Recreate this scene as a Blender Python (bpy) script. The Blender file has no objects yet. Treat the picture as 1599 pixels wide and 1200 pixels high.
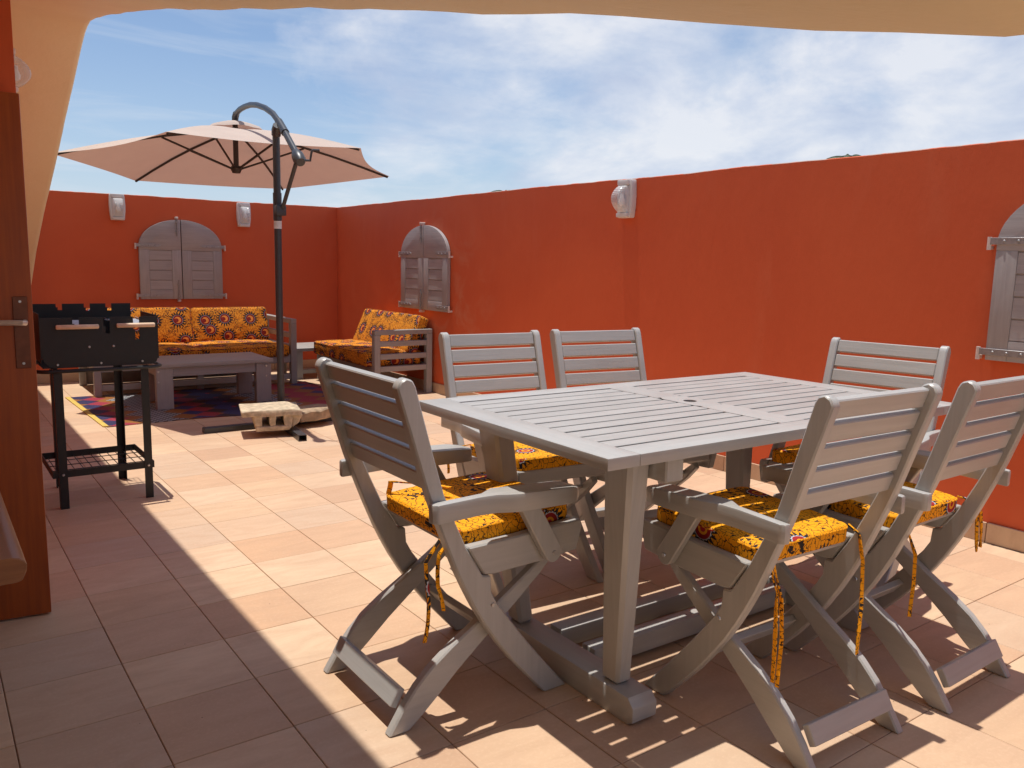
import bpy, bmesh, math, random
from mathutils import Vector, Matrix, noise
from bpy_extras.object_utils import world_to_camera_view
random.seed(7)
S = bpy.context.scene
COL = S.collection
R = math.radians

# ------------------------------------------------------------------ camera
cam_d = bpy.data.cameras.new('camera')
cam = bpy.data.objects.new('camera', cam_d)
COL.objects.link(cam)
YAW, PITCH, ROLL, H = 0.6294, 0.1459, 0.0222, 1.15
fw = Vector((math.sin(YAW)*math.cos(PITCH), math.cos(YAW)*math.cos(PITCH), -math.sin(PITCH)))
rt = Vector((math.cos(YAW), -math.sin(YAW), 0))
up = rt.cross(fw)
r2 = rt*math.cos(ROLL) + up*math.sin(ROLL)
u2 = up*math.cos(ROLL) - rt*math.sin(ROLL)
m = Matrix((r2, u2, -fw)).transposed().to_4x4()
m.translation = (0, 0, H)
cam.matrix_world = m
cam_d.sensor_width = 36
cam_d.lens = 36*1282.84/1599
cam_d.clip_start = 0.02
cam_d.clip_end = 5000
S.camera = cam

# ------------------------------------------------------------------ world, sun, exposure
SUN_DIR = Vector((-0.024, 0.095, 1)).normalized()          # towards the sun
world = bpy.data.worlds.new('World')
S.world = world
world.use_nodes = True
wt = world.node_tree
wt.nodes.clear()


def N(t, kind, **kw):
    n = t.nodes.new(kind)
    for k, v in kw.items():
        if k.startswith('i_'):
            n.inputs[k[2:].replace('_', ' ')].default_value = v
        else:
            setattr(n, k, v)
    return n


def math_n(t, op, a, b=None, c=None, clamp=False):
    n = t.nodes.new('ShaderNodeMath')
    n.operation = op
    n.use_clamp = clamp
    for i, v in enumerate((a, b, c)):
        if v is None:
            continue
        if isinstance(v, (int, float)):
            n.inputs[i].default_value = v
        else:
            t.links.new(v, n.inputs[i])
    return n.outputs[0]


def ramp(t, fac, stops, interp='LINEAR'):
    n = t.nodes.new('ShaderNodeValToRGB')
    n.color_ramp.interpolation = interp
    e = n.color_ramp.elements
    while len(e) < len(stops):
        e.new(0.5)
    for el, (p, c) in zip(e, stops):
        el.position = p
        el.color = (*c, 1) if len(c) == 3 else c
    t.links.new(fac, n.inputs[0])
    return n.outputs[0]


def mix(t, fac, a, b, blend='MIX'):
    n = t.nodes.new('ShaderNodeMix')
    n.data_type = 'RGBA'
    n.blend_type = blend
    for s, v in ((0, fac), (6, a), (7, b)):
        if isinstance(v, (int, float)):
            n.inputs[s].default_value = v
        elif isinstance(v, tuple):
            n.inputs[s].default_value = (*v, 1)
        else:
            t.links.new(v, n.inputs[s])
    return n.outputs[2]


sky = N(wt, 'ShaderNodeTexSky', sky_type='NISHITA', sun_disc=False)
sky.sun_elevation = math.asin(SUN_DIR.z)
sky.sun_rotation = math.atan2(SUN_DIR.x, SUN_DIR.y)
sky.altitude = 10
sky.air_density = 1.15
sky.dust_density = 0.5
sky.ozone_density = 1.2
tc = N(wt, 'ShaderNodeTexCoord')
sep = N(wt, 'ShaderNodeSeparateXYZ')
wt.links.new(tc.outputs['Generated'], sep.inputs[0])
zc = math_n(wt, 'MAXIMUM', sep.outputs[2], 0.0)
den = math_n(wt, 'ADD', zc, 0.16)
px = math_n(wt, 'DIVIDE', sep.outputs[0], den)
py = math_n(wt, 'DIVIDE', sep.outputs[1], den)
cmb = N(wt, 'ShaderNodeCombineXYZ')
wt.links.new(px, cmb.inputs[0]); wt.links.new(py, cmb.inputs[1])
# thin streaky cirrus, drawn out along one wind direction
mp = N(wt, 'ShaderNodeMapping')
mp.inputs['Rotation'].default_value = (0, 0, R(24))
mp.inputs['Scale'].default_value = (0.75, 1.9, 1)
mp.inputs['Location'].default_value = (3.1, 0.4, 0)
wt.links.new(cmb.outputs[0], mp.inputs[0])
n1 = N(wt, 'ShaderNodeTexNoise', i_Scale=1.15, i_Detail=9.0, i_Roughness=0.6, i_Distortion=0.7)
wt.links.new(mp.outputs[0], n1.inputs['Vector'])
cir = ramp(wt, n1.outputs[0], [(0.47, (0, 0, 0)), (0.78, (1, 1, 1))])
# puffy cumulus banks low in the sky
mp2 = N(wt, 'ShaderNodeMapping')
mp2.inputs['Scale'].default_value = (2.6, 2.6, 5.2)
mp2.inputs['Location'].default_value = (1.7, 5.2, 0.3)
wt.links.new(tc.outputs['Generated'], mp2.inputs[0])
n2 = N(wt, 'ShaderNodeTexNoise', i_Scale=1.0, i_Detail=12.0, i_Roughness=0.6, i_Distortion=0.25)
wt.links.new(mp2.outputs[0], n2.inputs['Vector'])
# the bank of cloud lies towards the east (+X)
east = math_n(wt, 'MULTIPLY_ADD', sep.outputs[0], 0.58, -0.27)
cum_in = math_n(wt, 'ADD', n2.outputs[0], east)
cum = ramp(wt, cum_in, [(0.44, (0, 0, 0)), (0.60, (1, 1, 1))])
mp3 = N(wt, 'ShaderNodeMapping')
mp3.inputs['Scale'].default_value = (5.5, 5.5, 11)
wt.links.new(tc.outputs['Generated'], mp3.inputs[0])
n3 = N(wt, 'ShaderNodeTexNoise', i_Scale=1.0, i_Detail=11.0, i_Roughness=0.58, i_Distortion=0.3)
wt.links.new(mp3.outputs[0], n3.inputs['Vector'])
SKY_STR = 0.084
cloud_col = ramp(wt, n3.outputs[0], [(0.36, (4.9, 5.6, 7.2)), (0.48, (6.4, 6.9, 8.0)), (0.60, (8.2, 8.3, 8.7))])
cirf = math_n(wt, 'MULTIPLY', cir, 0.62)
tint = mix(wt, 1.0, sky.outputs[0], (0.92, 0.98, 1.12), 'MULTIPLY')
hz = math_n(wt, 'POWER', math_n(wt, 'SUBTRACT', 1.0, zc), 9.0)
tint = mix(wt, math_n(wt, 'MULTIPLY', hz, 0.75), tint, (5.6, 6.9, 9.2))
c1 = mix(wt, cirf, tint, (6.6, 7.2, 8.0))
cumf = math_n(wt, 'MULTIPLY', cum, 0.82)
c2 = mix(wt, cumf, c1, cloud_col)
bg = N(wt, 'ShaderNodeBackground', i_Strength=SKY_STR)
wo = N(wt, 'ShaderNodeOutputWorld')
wt.links.new(c2, bg.inputs[0])
wt.links.new(bg.outputs[0], wo.inputs[0])

sun_d = bpy.data.lights.new('sun', 'SUN')
sun_d.energy = 3.6
sun_d.angle = R(0.5)
sun_d.color = (1.0, 0.95, 0.87)
sun = bpy.data.objects.new('sun', sun_d)
COL.objects.link(sun)
sun.rotation_euler = SUN_DIR.to_track_quat('Z', 'Y').to_euler()

S.view_settings.view_transform = 'Standard'
S.view_settings.look = 'None'
S.view_settings.gamma = 1
S.view_settings.use_curve_mapping = False
S.view_settings.exposure = 0.35


# ------------------------------------------------------------------ materials
def mat(name):
    mt = bpy.data.materials.new(name)
    mt.use_nodes = True
    t = mt.node_tree
    t.nodes.clear()
    o = t.nodes.new('ShaderNodeOutputMaterial')
    p = t.nodes.new('ShaderNodeBsdfPrincipled')
    t.links.new(p.outputs[0], o.inputs[0])
    return mt, t, p


def bump(t, p, h, strength=0.3, dist=0.01):
    b = t.nodes.new('ShaderNodeBump')
    b.inputs['Strength'].default_value = strength
    b.inputs['Distance'].default_value = dist
    t.links.new(h, b.inputs['Height'])
    t.links.new(b.outputs[0], p.inputs['Normal'])


def uvcoord(t, scale=(1, 1, 1), rnd=True):
    u = t.nodes.new('ShaderNodeUVMap')
    mpn = t.nodes.new('ShaderNodeMapping')
    mpn.inputs['Scale'].default_value = scale
    t.links.new(u.outputs[0], mpn.inputs[0])
    if rnd:
        oi = t.nodes.new('ShaderNodeObjectInfo')
        c = t.nodes.new('ShaderNodeCombineXYZ')
        a = math_n(t, 'MULTIPLY', oi.outputs['Random'], 37.0)
        b = math_n(t, 'MULTIPLY', oi.outputs['Random'], 91.0)
        t.links.new(a, c.inputs[0]); t.links.new(b, c.inputs[1])
        t.links.new(c.outputs[0], mpn.inputs['Location'])
    return mpn.outputs[0]


def painted_wood(name, base, dark, rough=0.45, grain=0.25, varamt=0.12, spec=0.5):
    mt, t, p = mat(name)
    uv = uvcoord(t, (3, 70, 1))
    n = N(t, 'ShaderNodeTexNoise', i_Scale=1.0, i_Detail=5.0, i_Roughness=0.6, i_Distortion=0.4)
    t.links.new(uv, n.inputs['Vector'])
    uv2 = uvcoord(t, (7, 12, 1))
    n2 = N(t, 'ShaderNodeTexNoise', i_Scale=1.0, i_Detail=4.0)
    t.links.new(uv2, n2.inputs['Vector'])
    s = math_n(t, 'ADD', math_n(t, 'MULTIPLY', n.outputs[0], 0.6), math_n(t, 'MULTIPLY', n2.outputs[0], 0.4))
    c = ramp(t, s, [(0.33, dark), (0.62, base)])
    oi = t.nodes.new('ShaderNodeObjectInfo')
    v = math_n(t, 'MULTIPLY_ADD', oi.outputs['Random'], varamt, 1 - varamt/2)
    hsv = t.nodes.new('ShaderNodeHueSaturation')
    t.links.new(c, hsv.inputs['Color']); t.links.new(v, hsv.inputs['Value'])
    uv3 = uvcoord(t, (34, 55, 1))
    n3_ = N(t, 'ShaderNodeTexNoise', i_Scale=1.0, i_Detail=6.0, i_Roughness=0.7)
    t.links.new(uv3, n3_.inputs['Vector'])
    chip = ramp(t, n3_.outputs[0], [(0.66, (0, 0, 0)), (0.70, (1, 1, 1))])
    lighter = tuple(min(0.85, x*1.35) for x in base)
    cc_ = mix(t, math_n(t, 'MULTIPLY', chip, 0.55), hsv.outputs[0], lighter)
    grime = ramp(t, n2.outputs[0], [(0.58, (0, 0, 0)), (0.78, (1, 1, 1))])
    cc_ = mix(t, math_n(t, 'MULTIPLY', grime, 0.13), cc_, tuple(x*0.6 for x in dark))
    t.links.new(cc_, p.inputs['Base Color'])
    p.inputs['Specular IOR Level'].default_value = spec
    rr = math_n(t, 'MULTIPLY_ADD', n2.outputs[0], 0.2, rough-0.1)
    t.links.new(rr, p.inputs['Roughness'])
    bump(t, p, s, grain, 0.004)
    return mt


def plain(name, col, rough=0.5, metal=0.0, nscale=30, namt=0.15, bstr=0.1, spec=0.5):
    mt, t, p = mat(name)
    tcn = t.nodes.new('ShaderNodeTexCoord')
    n = N(t, 'ShaderNodeTexNoise', i_Scale=float(nscale), i_Detail=5.0)
    t.links.new(tcn.outputs['Object'], n.inputs['Vector'])
    c = ramp(t, n.outputs[0], [(0.3, tuple(x*(1-namt) for x in col)), (0.7, tuple(min(1, x*(1+namt)) for x in col))])
    t.links.new(c, p.inputs['Base Color'])
    p.inputs['Roughness'].default_value = rough
    p.inputs['Metallic'].default_value = metal
    p.inputs['Specular IOR Level'].default_value = spec
    bump(t, p, n.outputs[0], bstr, 0.003)
    return mt


def plaster(name, base, dark, light, relief=0.35, scale=1.0, wear=None):
    mt, t, p = mat(name)
    g = t.nodes.new('ShaderNodeNewGeometry')
    big = N(t, 'ShaderNodeTexNoise', i_Scale=0.9*scale, i_Detail=6.0, i_Roughness=0.6, i_Distortion=0.8)
    t.links.new(g.outputs['Position'], big.inputs['Vector'])
    mpn = N(t, 'ShaderNodeMapping')
    mpn.inputs['Scale'].default_value = (2.2, 2.2, 0.7)
    t.links.new(g.outputs['Position'], mpn.inputs[0])
    st = N(t, 'ShaderNodeTexNoise', i_Scale=2.0*scale, i_Detail=7.0, i_Roughness=0.62)
    t.links.new(mpn.outputs[0], st.inputs['Vector'])
    fine = N(t, 'ShaderNodeTexNoise', i_Scale=60.0*scale, i_Detail=4.0)
    t.links.new(g.outputs['Position'], fine.inputs['Vector'])
    a = mix(t, ramp(t, big.outputs[0], [(0.38, (0, 0, 0)), (0.68, (1, 1, 1))]), base, dark)
    b = mix(t, math_n(t, 'MULTIPLY', ramp(t, st.outputs[0], [(0.56, (0, 0, 0)), (0.76, (1, 1, 1))]), 0.32), a, light)
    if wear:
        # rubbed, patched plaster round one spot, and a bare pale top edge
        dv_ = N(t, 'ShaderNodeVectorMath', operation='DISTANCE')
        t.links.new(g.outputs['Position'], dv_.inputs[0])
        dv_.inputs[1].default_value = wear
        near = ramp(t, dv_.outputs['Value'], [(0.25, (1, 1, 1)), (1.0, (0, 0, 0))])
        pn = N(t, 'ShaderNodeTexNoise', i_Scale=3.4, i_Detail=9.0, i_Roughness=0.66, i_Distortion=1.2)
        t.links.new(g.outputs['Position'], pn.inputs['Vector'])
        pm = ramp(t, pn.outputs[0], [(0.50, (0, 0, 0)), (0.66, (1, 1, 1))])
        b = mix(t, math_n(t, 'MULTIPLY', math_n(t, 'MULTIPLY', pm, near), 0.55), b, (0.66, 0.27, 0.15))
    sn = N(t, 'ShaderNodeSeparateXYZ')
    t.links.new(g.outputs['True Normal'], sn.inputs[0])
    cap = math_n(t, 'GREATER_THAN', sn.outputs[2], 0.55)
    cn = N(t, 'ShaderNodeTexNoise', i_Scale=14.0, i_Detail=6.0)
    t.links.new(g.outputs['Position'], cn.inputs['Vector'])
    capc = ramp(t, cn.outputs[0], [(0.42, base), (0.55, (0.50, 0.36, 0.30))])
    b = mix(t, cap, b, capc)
    t.links.new(b, p.inputs['Base Color'])
    p.inputs['Roughness'].default_value = 0.62
    p.inputs['Specular IOR Level'].default_value = 0.3
    h = math_n(t, 'ADD', math_n(t, 'MULTIPLY', st.outputs[0], 1.0), math_n(t, 'MULTIPLY', fine.outputs[0], 0.06))
    bump(t, p, h, relief, 0.02)
    return mt


TILE, OX, OY = 0.2857, 0.4074, 2.4128


def tile_mat():
    mt, t, p = mat('terracotta_tile')
    g = t.nodes.new('ShaderNodeNewGeometry')
    mpn = N(t, 'ShaderNodeMapping')
    mpn.inputs['Location'].default_value = (-OX/TILE, -OY/TILE, 0)
    mpn.inputs['Scale'].default_value = (1/TILE, 1/TILE, 0)
    t.links.new(g.outputs['Position'], mpn.inputs[0])
    fl = N(t, 'ShaderNodeVectorMath', operation='FLOOR')
    t.links.new(mpn.outputs[0], fl.inputs[0])
    wn = N(t, 'ShaderNodeTexWhiteNoise', noise_dimensions='2D')
    t.links.new(fl.outputs[0], wn.inputs['Vector'])
    base = ramp(t, wn.outputs['Value'], [(0.0, (0.535, 0.349, 0.229)), (0.2, (0.663, 0.459, 0.290)), (0.42, (0.570, 0.422, 0.303)), (0.62, (0.722, 0.526, 0.346)), (0.8, (0.629, 0.441, 0.297)), (1.0, (0.605, 0.379, 0.229))])
    sc = N(t, 'ShaderNodeVectorMath', operation='SCALE')
    sc.inputs['Scale'].default_value = 7.3
    t.links.new(wn.outputs['Color'], sc.inputs[0])
    ad = N(t, 'ShaderNodeVectorMath', operation='ADD')
    t.links.new(sc.outputs[0], ad.inputs[0])
    t.links.new(g.outputs['Position'], ad.inputs[1])
    mq = N(t, 'ShaderNodeMapping')
    mq.inputs['Scale'].default_value = (4, 13, 4)
    t.links.new(ad.outputs[0], mq.inputs[0])
    n = N(t, 'ShaderNodeTexNoise', i_Scale=1.0, i_Detail=8.0, i_Roughness=0.62, i_Distortion=0.6)
    t.links.new(mq.outputs[0], n.inputs['Vector'])
    stain = ramp(t, n.outputs[0], [(0.34, (0, 0, 0)), (0.7, (1, 1, 1))])
    c = mix(t, math_n(t, 'MULTIPLY', stain, 0.6), base, (0.48, 0.305, 0.195))
    nf = N(t, 'ShaderNodeTexNoise', i_Scale=90.0, i_Detail=5.0, i_Roughness=0.7)
    t.links.new(g.outputs['Position'], nf.inputs['Vector'])
    c = mix(t, math_n(t, 'MULTIPLY', ramp(t, nf.outputs[0], [(0.5, (0, 0, 0)), (0.8, (1, 1, 1))]), 0.4), c, (0.76, 0.56, 0.39))
    # scattered dark crumbs and pinholes
    vor = N(t, 'ShaderNodeTexVoronoi', i_Scale=13.0)
    t.links.new(g.outputs['Position'], vor.inputs['Vector'])
    dot = math_n(t, 'LESS_THAN', vor.outputs['Distance'], 0.028)
    sel = N(t, 'ShaderNodeSeparateColor')
    t.links.new(vor.outputs['Color'], sel.inputs[0])
    dot = math_n(t, 'MULTIPLY', dot, math_n(t, 'GREATER_THAN', sel.outputs[0], 0.6))
    c = mix(t, math_n(t, 'MULTIPLY', dot, 0.75), c, (0.09, 0.05, 0.035))
    big = N(t, 'ShaderNodeTexNoise', i_Scale=1.6, i_Detail=5.0, i_Distortion=0.5)
    t.links.new(g.outputs['Position'], big.inputs['Vector'])
    c = mix(t, math_n(t, 'MULTIPLY', ramp(t, big.outputs[0], [(0.45, (0, 0, 0)), (0.75, (1, 1, 1))]), 0.36), c, (0.43, 0.285, 0.195))
    t.links.new(c, p.inputs['Base Color'])
    t.links.new(math_n(t, 'MULTIPLY_ADD', n.outputs[0], 0.35, 0.36), p.inputs['Roughness'])
    p.inputs['Specular IOR Level'].default_value = 0.35
    bump(t, p, math_n(t, 'ADD', math_n(t, 'MULTIPLY', n.outputs[0], 0.7), math_n(t, 'MULTIPLY', nf.outputs[0], 0.25)), 0.25, 0.004)
    return mt


def sunburst(t, vec, scale, rnd):
    """cells holding one sun each: returns distance to the cell's sun and a spiky outline radius"""
    v = N(t, 'ShaderNodeTexVoronoi', voronoi_dimensions='2D', i_Scale=float(scale), i_Randomness=rnd)
    t.links.new(vec, v.inputs['Vector'])
    sub = N(t, 'ShaderNodeVectorMath', operation='SUBTRACT')
    t.links.new(vec, sub.inputs[0])
    t.links.new(v.outputs['Position'], sub.inputs[1])
    sp = N(t, 'ShaderNodeSeparateXYZ')
    t.links.new(sub.outputs[0], sp.inputs[0])
    ang = math_n(t, 'ARCTAN2', sp.outputs[1], sp.outputs[0])
    spike = math_n(t, 'SINE', math_n(t, 'MULTIPLY', ang, 17.0))
    return v, sp, v.outputs['Distance'], spike


def sofa_fabric():
    mt, t, p = mat('sun_print_cloth')
    uv = uvcoord(t)
    v, sp, d, spike = sunburst(t, uv, 5.0, 0.6)
    vs = N(t, 'ShaderNodeMapping')
    vs.inputs['Scale'].default_value = (150, 55, 1)
    t.links.new(uv, vs.inputs[0])
    dash = N(t, 'ShaderNodeTexNoise', i_Scale=1.0, i_Detail=2.0, i_Distortion=0.5)
    t.links.new(vs.outputs[0], dash.inputs['Vector'])
    band = N(t, 'ShaderNodeTexNoise', i_Scale=11.0, i_Detail=2.0)
    t.links.new(uv, band.inputs['Vector'])
    bgc = mix(t, ramp(t, dash.outputs[0], [(0.50, (0, 0, 0)), (0.56, (1, 1, 1))]), (0.74, 0.30, 0.028), (0.42, 0.12, 0.012))
    sp2 = N(t, 'ShaderNodeTexVoronoi', voronoi_dimensions='2D', i_Scale=75.0)
    t.links.new(uv, sp2.inputs['Vector'])
    spk = math_n(t, 'MULTIPLY', math_n(t, 'LESS_THAN', sp2.outputs['Distance'], 0.33), ramp(t, band.outputs[0], [(0.5, (0, 0, 0)), (0.55, (1, 1, 1))]))
    c = mix(t, spk, bgc, (0.035, 0.02, 0.018))
    rad = math_n(t, 'MULTIPLY_ADD', spike, 0.07, 0.325)
    c = mix(t, math_n(t, 'LESS_THAN', d, rad), c, (0.02, 0.017, 0.022))
    c = mix(t, math_n(t, 'LESS_THAN', d, 0.235), c, (0.26, 0.25, 0.30))
    c = mix(t, math_n(t, 'LESS_THAN', d, 0.215), c, (0.21, 0.018, 0.016))
    # crescent inside
    ax = math_n(t, 'ADD', sp.outputs[0], 0.012)
    ay = math_n(t, 'ADD', sp.outputs[1], 0.004)
    d2 = math_n(t, 'SQRT', math_n(t, 'ADD', math_n(t, 'MULTIPLY', ax, ax), math_n(t, 'MULTIPLY', ay, ay)))
    cres = math_n(t, 'MULTIPLY', math_n(t, 'LESS_THAN', d, 0.145), math_n(t, 'GREATER_THAN', d2, 0.019))
    c = mix(t, cres, c, (0.72, 0.25, 0.05))
    t.links.new(c, p.inputs['Base Color'])
    p.inputs['Roughness'].default_value = 0.8
    p.inputs['Specular IOR Level'].default_value = 0.2
    fold = N(t, 'ShaderNodeTexNoise', i_Scale=9.0, i_Detail=3.0, i_Distortion=0.6)
    t.links.new(uv, fold.inputs['Vector'])
    bump(t, p, fold.outputs[0], 0.35, 0.02)
    return mt


def chair_fabric():
    mt, t, p = mat('crackle_print_cloth')
    uv = uvcoord(t)
    nz = N(t, 'ShaderNodeTexNoise', i_Scale=38.0, i_Detail=3.0)
    t.links.new(uv, nz.inputs['Vector'])
    ds = N(t, 'ShaderNodeVectorMath', operation='MULTIPLY_ADD')
    ds.inputs[1].default_value = (0.036, 0.036, 0)
    t.links.new(nz.outputs['Color'], ds.inputs[0])
    t.links.new(uv, ds.inputs[2])
    cr = N(t, 'ShaderNodeTexVoronoi', voronoi_dimensions='2D', feature='DISTANCE_TO_EDGE', i_Scale=58.0)
    cm = N(t, 'ShaderNodeMapping')
    cm.inputs['Scale'].default_value = (1.25, 0.72, 1)
    cm.inputs['Rotation'].default_value = (0, 0, 0.35)
    t.links.new(ds.outputs[0], cm.inputs[0])
    t.links.new(cm.outputs[0], cr.inputs['Vector'])
    line = math_n(t, 'LESS_THAN', cr.outputs[0], 0.05)
    c = mix(t, line, (0.88, 0.365, 0.006), (0.05, 0.02, 0.010))
    # leaf-like black blobs
    ms = N(t, 'ShaderNodeMapping')
    ms.inputs['Scale'].default_value = (34, 62, 1)
    ms.inputs['Rotation'].default_value = (0, 0, 0.5)
    t.links.new(ds.outputs[0], ms.inputs[0])
    bl = N(t, 'ShaderNodeTexVoronoi', voronoi_dimensions='2D', i_Scale=1.0)
    t.links.new(ms.outputs[0], bl.inputs['Vector'])
    msk = N(t, 'ShaderNodeTexNoise', i_Scale=7.0, i_Detail=1.0)
    t.links.new(uv, msk.inputs['Vector'])
    thr = ramp(t, msk.outputs[0], [(0.50, (0, 0, 0)), (0.66, (0.40, 0.40, 0.40))])
    c = mix(t, math_n(t, 'LESS_THAN', bl.outputs['Distance'], thr), c, (0.025, 0.018, 0.016))
    v, sp, d, spike = sunburst(t, uv, 4.0, 0.85)
    rad = math_n(t, 'MULTIPLY_ADD', spike, 0.035, 0.165)
    c = mix(t, math_n(t, 'LESS_THAN', d, rad), c, (0.02, 0.018, 0.022))
    rad2 = math_n(t, 'MULTIPLY_ADD', spike, 0.006, 0.122)
    c = mix(t, math_n(t, 'LESS_THAN', d, rad2), c, (0.5, 0.5, 0.55))
    c = mix(t, math_n(t, 'LESS_THAN', d, 0.108), c, (0.34, 0.018, 0.02))
    c = mix(t, math_n(t, 'LESS_THAN', d, 0.062), c, (0.80, 0.36, 0.02))
    c = mix(t, math_n(t, 'LESS_THAN', d, 0.034), c, (0.42, 0.02, 0.03))
    t.links.new(c, p.inputs['Base Color'])
    p.inputs['Roughness'].default_value = 0.75
    p.inputs['Specular IOR Level'].default_value = 0.25
    fold = N(t, 'ShaderNodeTexNoise', i_Scale=12.0, i_Detail=3.0, i_Distortion=0.5)
    t.links.new(uv, fold.inputs['Vector'])
    bump(t, p, fold.outputs[0], 0.3, 0.012)
    return mt


def rug_fabric():
    mt, t, p = mat('woven_mat')
    uv = uvcoord(t, (1, 1, 1), False)
    sp = N(t, 'ShaderNodeSeparateXYZ')
    t.links.new(uv, sp.inputs[0])
    tri = math_n(t, 'PINGPONG', sp.outputs[1], 0.12)
    tri = math_n(t, 'SNAP', tri, 0.015)
    ia = math_n(t, 'FLOOR', math_n(t, 'MULTIPLY', math_n(t, 'ADD', sp.outputs[0], tri), 1/0.17))
    ib = math_n(t, 'FLOOR', math_n(t, 'MULTIPLY', math_n(t, 'SUBTRACT', sp.outputs[0], tri), 1/0.17))
    f = math_n(t, 'DIVIDE', math_n(t, 'FLOORED_MODULO', math_n(t, 'ADD', math_n(t, 'MULTIPLY', ia, 2.0), math_n(t, 'MULTIPLY_ADD', ib, 3.0, 2.5)), 7.0), 7.0)
    c = ramp(t, f, [(0, (0.28, 0.022, 0.04)), (0.143, (0.02, 0.022, 0.085)), (0.286, (0.27, 0.10, 0.018)), (0.429, (0.04, 0.015, 0.02)),
                    (0.571, (0.30, 0.025, 0.05)), (0.714, (0.025, 0.03, 0.12)), (0.857, (0.28, 0.11, 0.018))], 'CONSTANT')
    ck = N(t, 'ShaderNodeTexChecker', i_Scale=34.0)
    ck.inputs['Color1'].default_value = (0.36, 0.37, 0.39, 1)
    ck.inputs['Color2'].default_value = (0.02, 0.02, 0.025, 1)
    t.links.new(uv, ck.inputs['Vector'])
    bandn = math_n(t, 'FLOORED_MODULO', math_n(t, 'ADD', sp.outputs[0], tri), 0.92)
    isck = math_n(t, 'MULTIPLY', math_n(t, 'GREATER_THAN', bandn, 0.36), math_n(t, 'LESS_THAN', bandn, 0.62))
    c = mix(t, isck, c, ck.outputs[0])
    t.links.new(c, p.inputs['Base Color'])
    p.inputs['Roughness'].default_value = 0.55
    w = N(t, 'ShaderNodeTexWave', i_Scale=60.0, i_Distortion=0.5)
    t.links.new(uv, w.inputs['Vector'])
    bump(t, p, w.outputs[1], 0.3, 0.003)
    return mt


def canopy_mat():
    mt, t, p = mat('parasol_cloth')
    t.nodes.remove(p)
    o = [n for n in t.nodes if n.type == 'OUTPUT_MATERIAL'][0]
    tcn = t.nodes.new('ShaderNodeTexCoord')
    n = N(t, 'ShaderNodeTexNoise', i_Scale=6.0, i_Detail=4.0)
    t.links.new(tcn.outputs['Object'], n.inputs['Vector'])
    c = ramp(t, n.outputs[0], [(0.3, (0.57, 0.48, 0.43)), (0.7, (0.61, 0.52, 0.465))])
    wv = N(t, 'ShaderNodeTexWave', i_Scale=220.0)
    t.links.new(tcn.outputs['Object'], wv.inputs['Vector'])
    b = t.nodes.new('ShaderNodeBump')
    b.inputs['Strength'].default_value = 0.12
    b.inputs['Distance'].default_value = 0.002
    t.links.new(wv.outputs[1], b.inputs['Height'])
    df = t.nodes.new('ShaderNodeBsdfDiffuse')
    tr = t.nodes.new('ShaderNodeBsdfTranslucent')
    tr.inputs[0].default_value = (0.62, 0.36, 0.28, 1)
    t.links.new(c, df.inputs[0])
    t.links.new(b.outputs[0], df.inputs['Normal'])
    mx = t.nodes.new('ShaderNodeMixShader')
    mx.inputs[0].default_value = 0.22
    t.links.new(df.outputs[0], mx.inputs[1]); t.links.new(tr.outputs[0], mx.inputs[2])
    t.links.new(mx.outputs[0], o.inputs[0])
    return mt


def lens_mat():
    mt, t, p = mat('ribbed_clear_plastic')
    o = [n for n in t.nodes if n.type == 'OUTPUT_MATERIAL'][0]
    p.inputs['Base Color'].default_value = (0.85, 0.85, 0.85, 1)
    p.inputs['Roughness'].default_value = 0.12
    tr = t.nodes.new('ShaderNodeBsdfTransparent')
    tr.inputs[0].default_value = (0.92, 0.92, 0.92, 1)
    lw = t.nodes.new('ShaderNodeLayerWeight')
    lw.inputs[0].default_value = 0.35
    f = math_n(t, 'MULTIPLY_ADD', lw.outputs['Facing'], 0.55, 0.25)
    mx = t.nodes.new('ShaderNodeMixShader')
    t.links.new(f, mx.inputs[0]); t.links.new(tr.outputs[0], mx.inputs[1]); t.links.new(p.outputs[0], mx.inputs[2])
    t.links.new(mx.outputs[0], o.inputs[0])
    return mt


M = {}
M['grey'] = painted_wood('grey_painted_wood', (0.425, 0.415, 0.40), (0.365, 0.355, 0.34), 0.36, 0.30, 0.12, 0.75)
M['sofa_grey'] = painted_wood('grey_sofa_paint', (0.37, 0.36, 0.345), (0.30, 0.29, 0.275), 0.5, 0.2)
M['shutter'] = painted_wood('grey_shutter_paint', (0.42, 0.395, 0.395), (0.33, 0.305, 0.305), 0.42, 0.35)
M['door'] = painted_wood('varnished_door_wood', (0.38, 0.075, 0.004), (0.26, 0.045, 0.003), 0.5, 0.12)
M['bench'] = painted_wood('varnished_bench_wood', (0.34, 0.15, 0.06), (0.24, 0.10, 0.04), 0.38, 0.2)
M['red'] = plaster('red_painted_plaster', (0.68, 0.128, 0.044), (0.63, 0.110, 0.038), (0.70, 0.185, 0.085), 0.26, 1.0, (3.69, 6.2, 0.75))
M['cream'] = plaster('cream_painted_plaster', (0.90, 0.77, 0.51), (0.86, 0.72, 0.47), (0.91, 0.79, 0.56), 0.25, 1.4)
M['tile'] = tile_mat()
M['grout'] = plain('grout', (0.30, 0.185, 0.12), 0.9, 0, 40, 0.25, 0.2)
M['black'] = plain('black_enamel', (0.009, 0.0085, 0.0085), 0.5, 0, 40, 0.2, 0.05)
M['charcoal'] = plain('charcoal_powder_coat', (0.055, 0.058, 0.065), 0.38, 0.2, 60, 0.1, 0.05)
M['rib'] = plain('brown_black_rib_paint', (0.045, 0.035, 0.032), 0.5, 0, 60, 0.1, 0.05)
M['steel'] = plain('bare_steel', (0.55, 0.55, 0.56), 0.35, 0.9, 60, 0.15, 0.08)
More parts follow.
